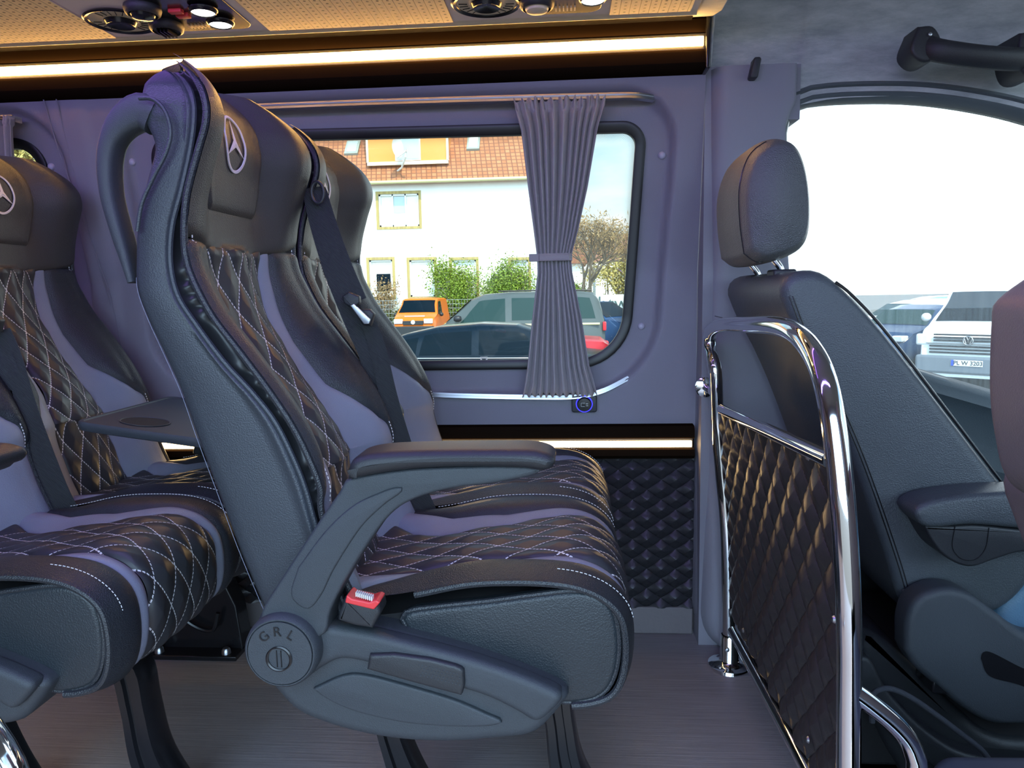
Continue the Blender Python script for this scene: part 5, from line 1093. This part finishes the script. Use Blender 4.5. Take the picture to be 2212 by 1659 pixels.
# roof: slope going back from the eaves
PT=math.radians(48); RL=6.5; ue=np.array([0,math.cos(PT),math.sin(PT)]); r0=np.array([xl,HY-.45,ze+.05])
def rf(x,d,o=0): return (x,r0[1]+ue[1]*d-o*ue[2],r0[2]+ue[2]*d+o*ue[1])
xr2=wpx(1128,290,HY+3)[0]
m=MB(); m.grid(lambda u,v:rf(xl+((xr+.35-(.9)*v)-xl)*u,RL*v,0),[0,1],[0,1],uvf=lambda u,v:((xr-xl)*u,RL*v)); roof=m.build('roof',mTILE,ht,smooth=0,fix=False); md=roof.modifiers.new('s','SOLIDIFY'); md.thickness=.12
MB().tube([(xl,HY-.52,ze+.0),(xr+.3,HY-.52,ze+.0)],.085,10).build('gutter',plain('zinc_gutter',(.55,.50,.25),.5),ht); 
MB().loops([[rf(xr+.36-.9*v,RL*v,o) for o,dx in ((-.1,0),(.14,0))]+[tuple(np.array(rf(xr+.36-.9*v,RL*v,o))+np.array([.16,0,0])) for o in (.14,-.1)] for v in (0,1)]).build('verge_board',plain('verge_white',(.72,.74,.70),.7),ht,smooth=0)
# dormer
x0,z0=wpx(796,352,HY+.1); x1,_=wpx(966,352,HY+.1); mORW=plain('orange_dormer_cladding',(.72,.30,.07),.8,bump=.004,scale=30)
dy=HY+.1; d=MB().box((x0,dy,z0-.1),(x1,dy+4,z0+4)).build('dormer',mORW,ht,smooth=0)
m=MB().box((x0-.05,dy-.06,z0-.14),(x1+.05,dy+.2,z0+.02)); m.box((x0-.08,dy-.06,z0),(x0+.02,dy+.1,z0+4)); m.box((x1-.02,dy-.06,z0),(x1+.08,dy+.1,z0+4)); m.build('dormer_flashing',plain('pale_flashing',(.7,.64,.5),.7),d,smooth=0)
a0,b0=wpx(857,345,dy); a1,b1=wpx(904,270,dy); m=MB().box((a0-.06,dy-.05,b0-.06),(a1+.06,dy+.0,b1)); m.build('dormer_window_frame',mFRM,d,smooth=0); MB().box((a0,dy-.07,b0),(a1,dy-.05,b1)).build('dormer_window_pane',mWG,d,smooth=0)
# roof window and skylight
for (pa_,pb_,pc_,pd_,nm,mt) in ((752,312,776,338,'roof_window',mWG),(1014,312,1034,328,'roof_vent_window',mFRM)):
    k0=[PY(pa_,pd_,HY+1.2),PY(pc_,pb_,HY+1.6)]
    dd=(k0[0][2]-r0[2])/math.sin(PT); ww=k0[1][0]-k0[0][0]; m=MB()
    m.loops([[rf(k0[0][0]-.1,dd,o),rf(k0[0][0]+ww+.1,dd,o),rf(k0[0][0]+ww+.1,dd+1.0,o),rf(k0[0][0]-.1,dd+1.0,o)] for o in (0,.12)]); q=m.build(nm,plain('roof_window_frame',(.30,.33,.28),.5),ht,smooth=0)
    m=MB(); m.loops([[rf(k0[0][0],dd+.1,o),rf(k0[0][0]+ww,dd+.1,o),rf(k0[0][0]+ww,dd+.9,o),rf(k0[0][0],dd+.9,o)] for o in (.12,.14)]); m.build('roof_window_glass',mt,q,smooth=0)
# satellite dish
dc=PY(858,318,HY-.8); t=thing('satellite_dish','white satellite dish on a pole in front of the orange dormer','satellite dish',tuple(map(float,dc)))
Md=Matrix.Translation(Vector(dc))@Matrix.Rotation(math.radians(68),4,'Z')@Matrix.Rotation(math.radians(15),4,'Y')
MB().lathe([(.0005,.10),(.2,.075),(.38,.02),(.45,-.02),(.46,-.03),(.38,.0),(.2,.055),(.0005,.08)],(0,0,0),'y',32,caps=False).xf(Md).build('dish',mFRM,t)
MB().tube([PY(858,340,HY-.8),PY(878,325,HY-1.0),PY(876,338,HY-1.0),PY(868,362,HY-.5),PY(856,372,HY+.3)],.05,8).build('pole',mFRM,t)
# fence behind the orange van
x0,z0=wpx(690,655,34.9); x1,z1=wpx(1140,655,34.9)
fn_=thing('mesh_fence','grey wire mesh fence running behind the orange van','fence',((x0+x1)/2,34.9,GZ))
mWIR=plain('fence_wire',(.30,.33,.33),.6)
for i,xx in enumerate(np.arange(x0,x1,2.5)): MB().box((xx-.04,34.87,GZ),(xx+.04,34.93,GZ+1.75)).build('post',mWIR,fn_,smooth=0)
m=MB()
for zz in np.arange(GZ+.1,GZ+1.75,.2): m.box((x0,34.89,zz-.008),(x1,34.91,zz+.008))
for xx in np.arange(x0,x1,.14): m.box((xx-.004,34.89,GZ+.05),(xx+.004,34.91,GZ+1.7))
m.build('mesh_panel',mWIR,fn_,smooth=0)
# ---- vegetation
def leafm(nm,c1,c2):
    s=NB(nm).set(c1,.7); oi=s.n('ShaderNodeTexCoord'); nz=s.n('ShaderNodeTexNoise',inp={'Scale':1.6,'Detail':4}); s.l(oi.outputs['Object'],nz.inputs[0]); s.l(s.mix(nz.outputs['Fac'],c1,c2),s.b.inputs['Base Color']); s.b.inputs['Subsurface Weight'].default_value=0; return s.m
mLG=leafm('spring_leaves',(.30,.36,.03),(.10,.20,.02)); mLD=leafm('hedge_leaves',(.10,.13,.04),(.22,.22,.07)); mLR=leafm('reddish_twigs',(.38,.20,.10),(.28,.22,.08)); mBAR=plain('bark',(.16,.12,.08),.9); mLY=leafm('yellow_leaves',(.55,.42,.12),(.38,.33,.10))
def bush(label,c,r,n,mat,ls=.09,stems=9,cat='bush',group=None,seed=0,name='garden_bush'):
    rg=np.random.RandomState(seed); t=thing(name,label,cat,(c[0],c[1],GZ),group); m=MB(); lob=rg.rand(14,3)*2-1
    for i in range(n):
        q=lob[rg.randint(14)]*.62+rg.randn(3)*.24; p=np.array([c[0]+q[0]*r[0],c[1]+q[1]*r[1],c[2]+q[2]*r[2]])
        if p[2]<GZ+.05: continue
        a,b=rg.randn(3),rg.randn(3); a/=np.linalg.norm(a); b-=a*(a@b); b/=np.linalg.norm(b); s_=ls*(.5+rg.rand())
        m.add([p-a*s_,p-b*s_*.5,p+a*s_,p+b*s_*.5],[(0,1,2,3)])
    m.build('foliage',mat,t,smooth=0,fix=False)
    m=MB()
    for i in range(stems):
        e=np.array([c[0]+(rg.rand()*2-1)*r[0]*.8,c[1]+(rg.rand()*2-1)*r[1]*.6,c[2]+r[2]*(.3+.6*rg.rand())]); b=np.array([c[0]+(rg.rand()-.5)*r[0]*.5,c[1],GZ]); mid=(e+b)/2+rg.randn(3)*.15
        m.tube([b,mid,e],[.03,.018,.006],5)
    m.build('stems',mBAR,t); return t
def tree(label,base,h,spread,seed,twig=None,depth=6,name='bare_tree',r0=.16,lean=0):
    rg=np.random.RandomState(seed); t=thing(name,label,'tree',base); m=MB(); tips=[]
    def br(p,d,L_,r,k):
        q=p+d*L_; mid=(p+q)/2+rg.randn(3)*L_*.06; m.tube([p,mid,q],[r,r*.85,r*.68],6 if k>3 else 4,caps=False)
        if k==0: tips.append(q); return
        for i in range(3 if k>1 else 4):
            a=rg.randn(3); a/=np.linalg.norm(a); dd=d*.75+a*spread*(.8 if k>4 else 1)+np.array([0,0,.10]); dd/=np.linalg.norm(dd); br(q,dd,L_*(.66+.16*rg.rand()),r*.58,k-1)
    br(np.array(base,float),np.array([lean,0,1.]),h*.24,r0,depth)
    m.build('branches',mBAR,t,smooth=60)
    if twig:
        w_=MB()
        for q in tips:
            for i in range(3):
                a=rg.randn(3)*.16; b=rg.randn(3); b/=np.linalg.norm(b); p=q+a; w_.add([p,p+b*.16,p+b*.16+a*.12+np.array([0,0,.03])],[(0,1,2)])
        w_.build('twigs',twig,t,smooth=0,fix=False)
    return t
def wp3(px,py,Y): return tuple(float(v) for v in PY(px,py,Y))
c=wp3(985,625,35.4); bush('bright spring green bush against the house, left of the curtain',c,(1.3,.28,1.5),9000,mLG,.055,14,seed=1)
c=wp3(1100,610,35.4); bush('tall green bush beside the curtain, reaching up to the lower windows',c,(1.35,.28,1.75),9000,mLG,.055,14,seed=2)
c=wp3(830,640,35.35); bush('thin brown shrub in front of the leftmost lower window',c,(.9,.28,.9),1500,mLR,.05,18,seed=3)
c=wp3(870,690,35.4); bush('dark hedge at the foot of the house wall',c,(2.6,.25,.75),16000,mLD,.06,20,cat='hedge',seed=4,name='hedge')
b=wp3(1262,640,30); tree('bare brown tree right of the curtain',(b[0],30,GZ),6.2,.55,7,mLR,6,r0=.14)
b=wp3(1350,640,34); tree('reddish bare tree at the right edge of the large window',(b[0],36,GZ),6.0,.6,11,mLR,6,r0=.12)
c=wp3(1335,600,33); bush('olive green bush above the white banner',c,(1.6,.8,1.0),5000,mLY,.06,10,seed=6)
c=wp3(1245,632,33); bush('small green bush under the bare tree right of the curtain',c,(.7,.6,.5),2200,mLG,.05,6,seed=16)
b=wp3(62,360,13); c=wp3(55,380,14); bush('yellow leafed tree crown outside the rear window',c,(1.2,.8,1.6),5000,mLY,.06,14,cat='tree',seed=8,name='leafy_tree')
# distant houses behind the trees at right
x0,z0=wpx(1225,632,48); x1,z1=wpx(1275,555,48); t=thing('distant_house','small cream house with red roof behind the bare tree','house',((x0+x1)/2,52,GZ))
MB().box((x0-3,48,GZ),(x1-.5,53.5,z1-.4)).build('walls',mFAC,t,smooth=0); MB().prism([(47.6,z1-.4),(54.4,z1-.4),(51,z1+1.3)],x0-3.3,x1-.2,lambda a,b,y:(y,a,b)).build('roof',mTILE,t,smooth=0)
x0,z0=wpx(1290,632,52); x1,z1=wpx(1400,560,52); t=thing('distant_house','wide cream house with brown roof behind the white banner','house',((x0+x1)/2,56,GZ))
MB().box((x0,54.6,GZ),(x1+4,60,z1)).build('walls',mFAC,t,smooth=0); MB().prism([(54.5,z1),(60.5,z1),(57.5,z1+2.2)],x0-.4,x1+4.4,lambda a,b,y:(y,a,b)).build('roof',plain('brown_roof',(.26,.12,.08),.8),t,smooth=0)
# white banner with cut off word
x0,z1=wpx(1288,637,27.5); x1,z0=wpx(1420,690,27.5); t=thing('site_banner','white banner hoarding with dark letters beside the large window edge','banner',((x0+x1)/2,27.5,GZ))
MB().box((x0,27.5,z0),(x1,27.56,z1)).build('board',plain('banner_white',(.85,.88,.86),.7),t,smooth=0)
MB().box((x0,27.5,GZ),(x1,27.58,z0)).build('lower_board',plain('banner_grey',(.18,.22,.22),.7),t,smooth=0)
tx,tz=wpx(1336,656,27.45); v,f=text_mesh('htwo',.72,.004); mt=Matrix.Translation((tx,27.47,tz))@Matrix.Rotation(PI/2,4,'X'); MB().add([mt@Vector(p) for p in v],f).build('letters',plain('banner_ink',(.05,.09,.08),.6),t,smooth=0)
# cab windscreen and front shell so that the front of the van is closed
o=MB().box((2.55,-.34,-.04),(2.62,2.1,.75)).build('wall_front',mIN,smooth=0); struct(o)
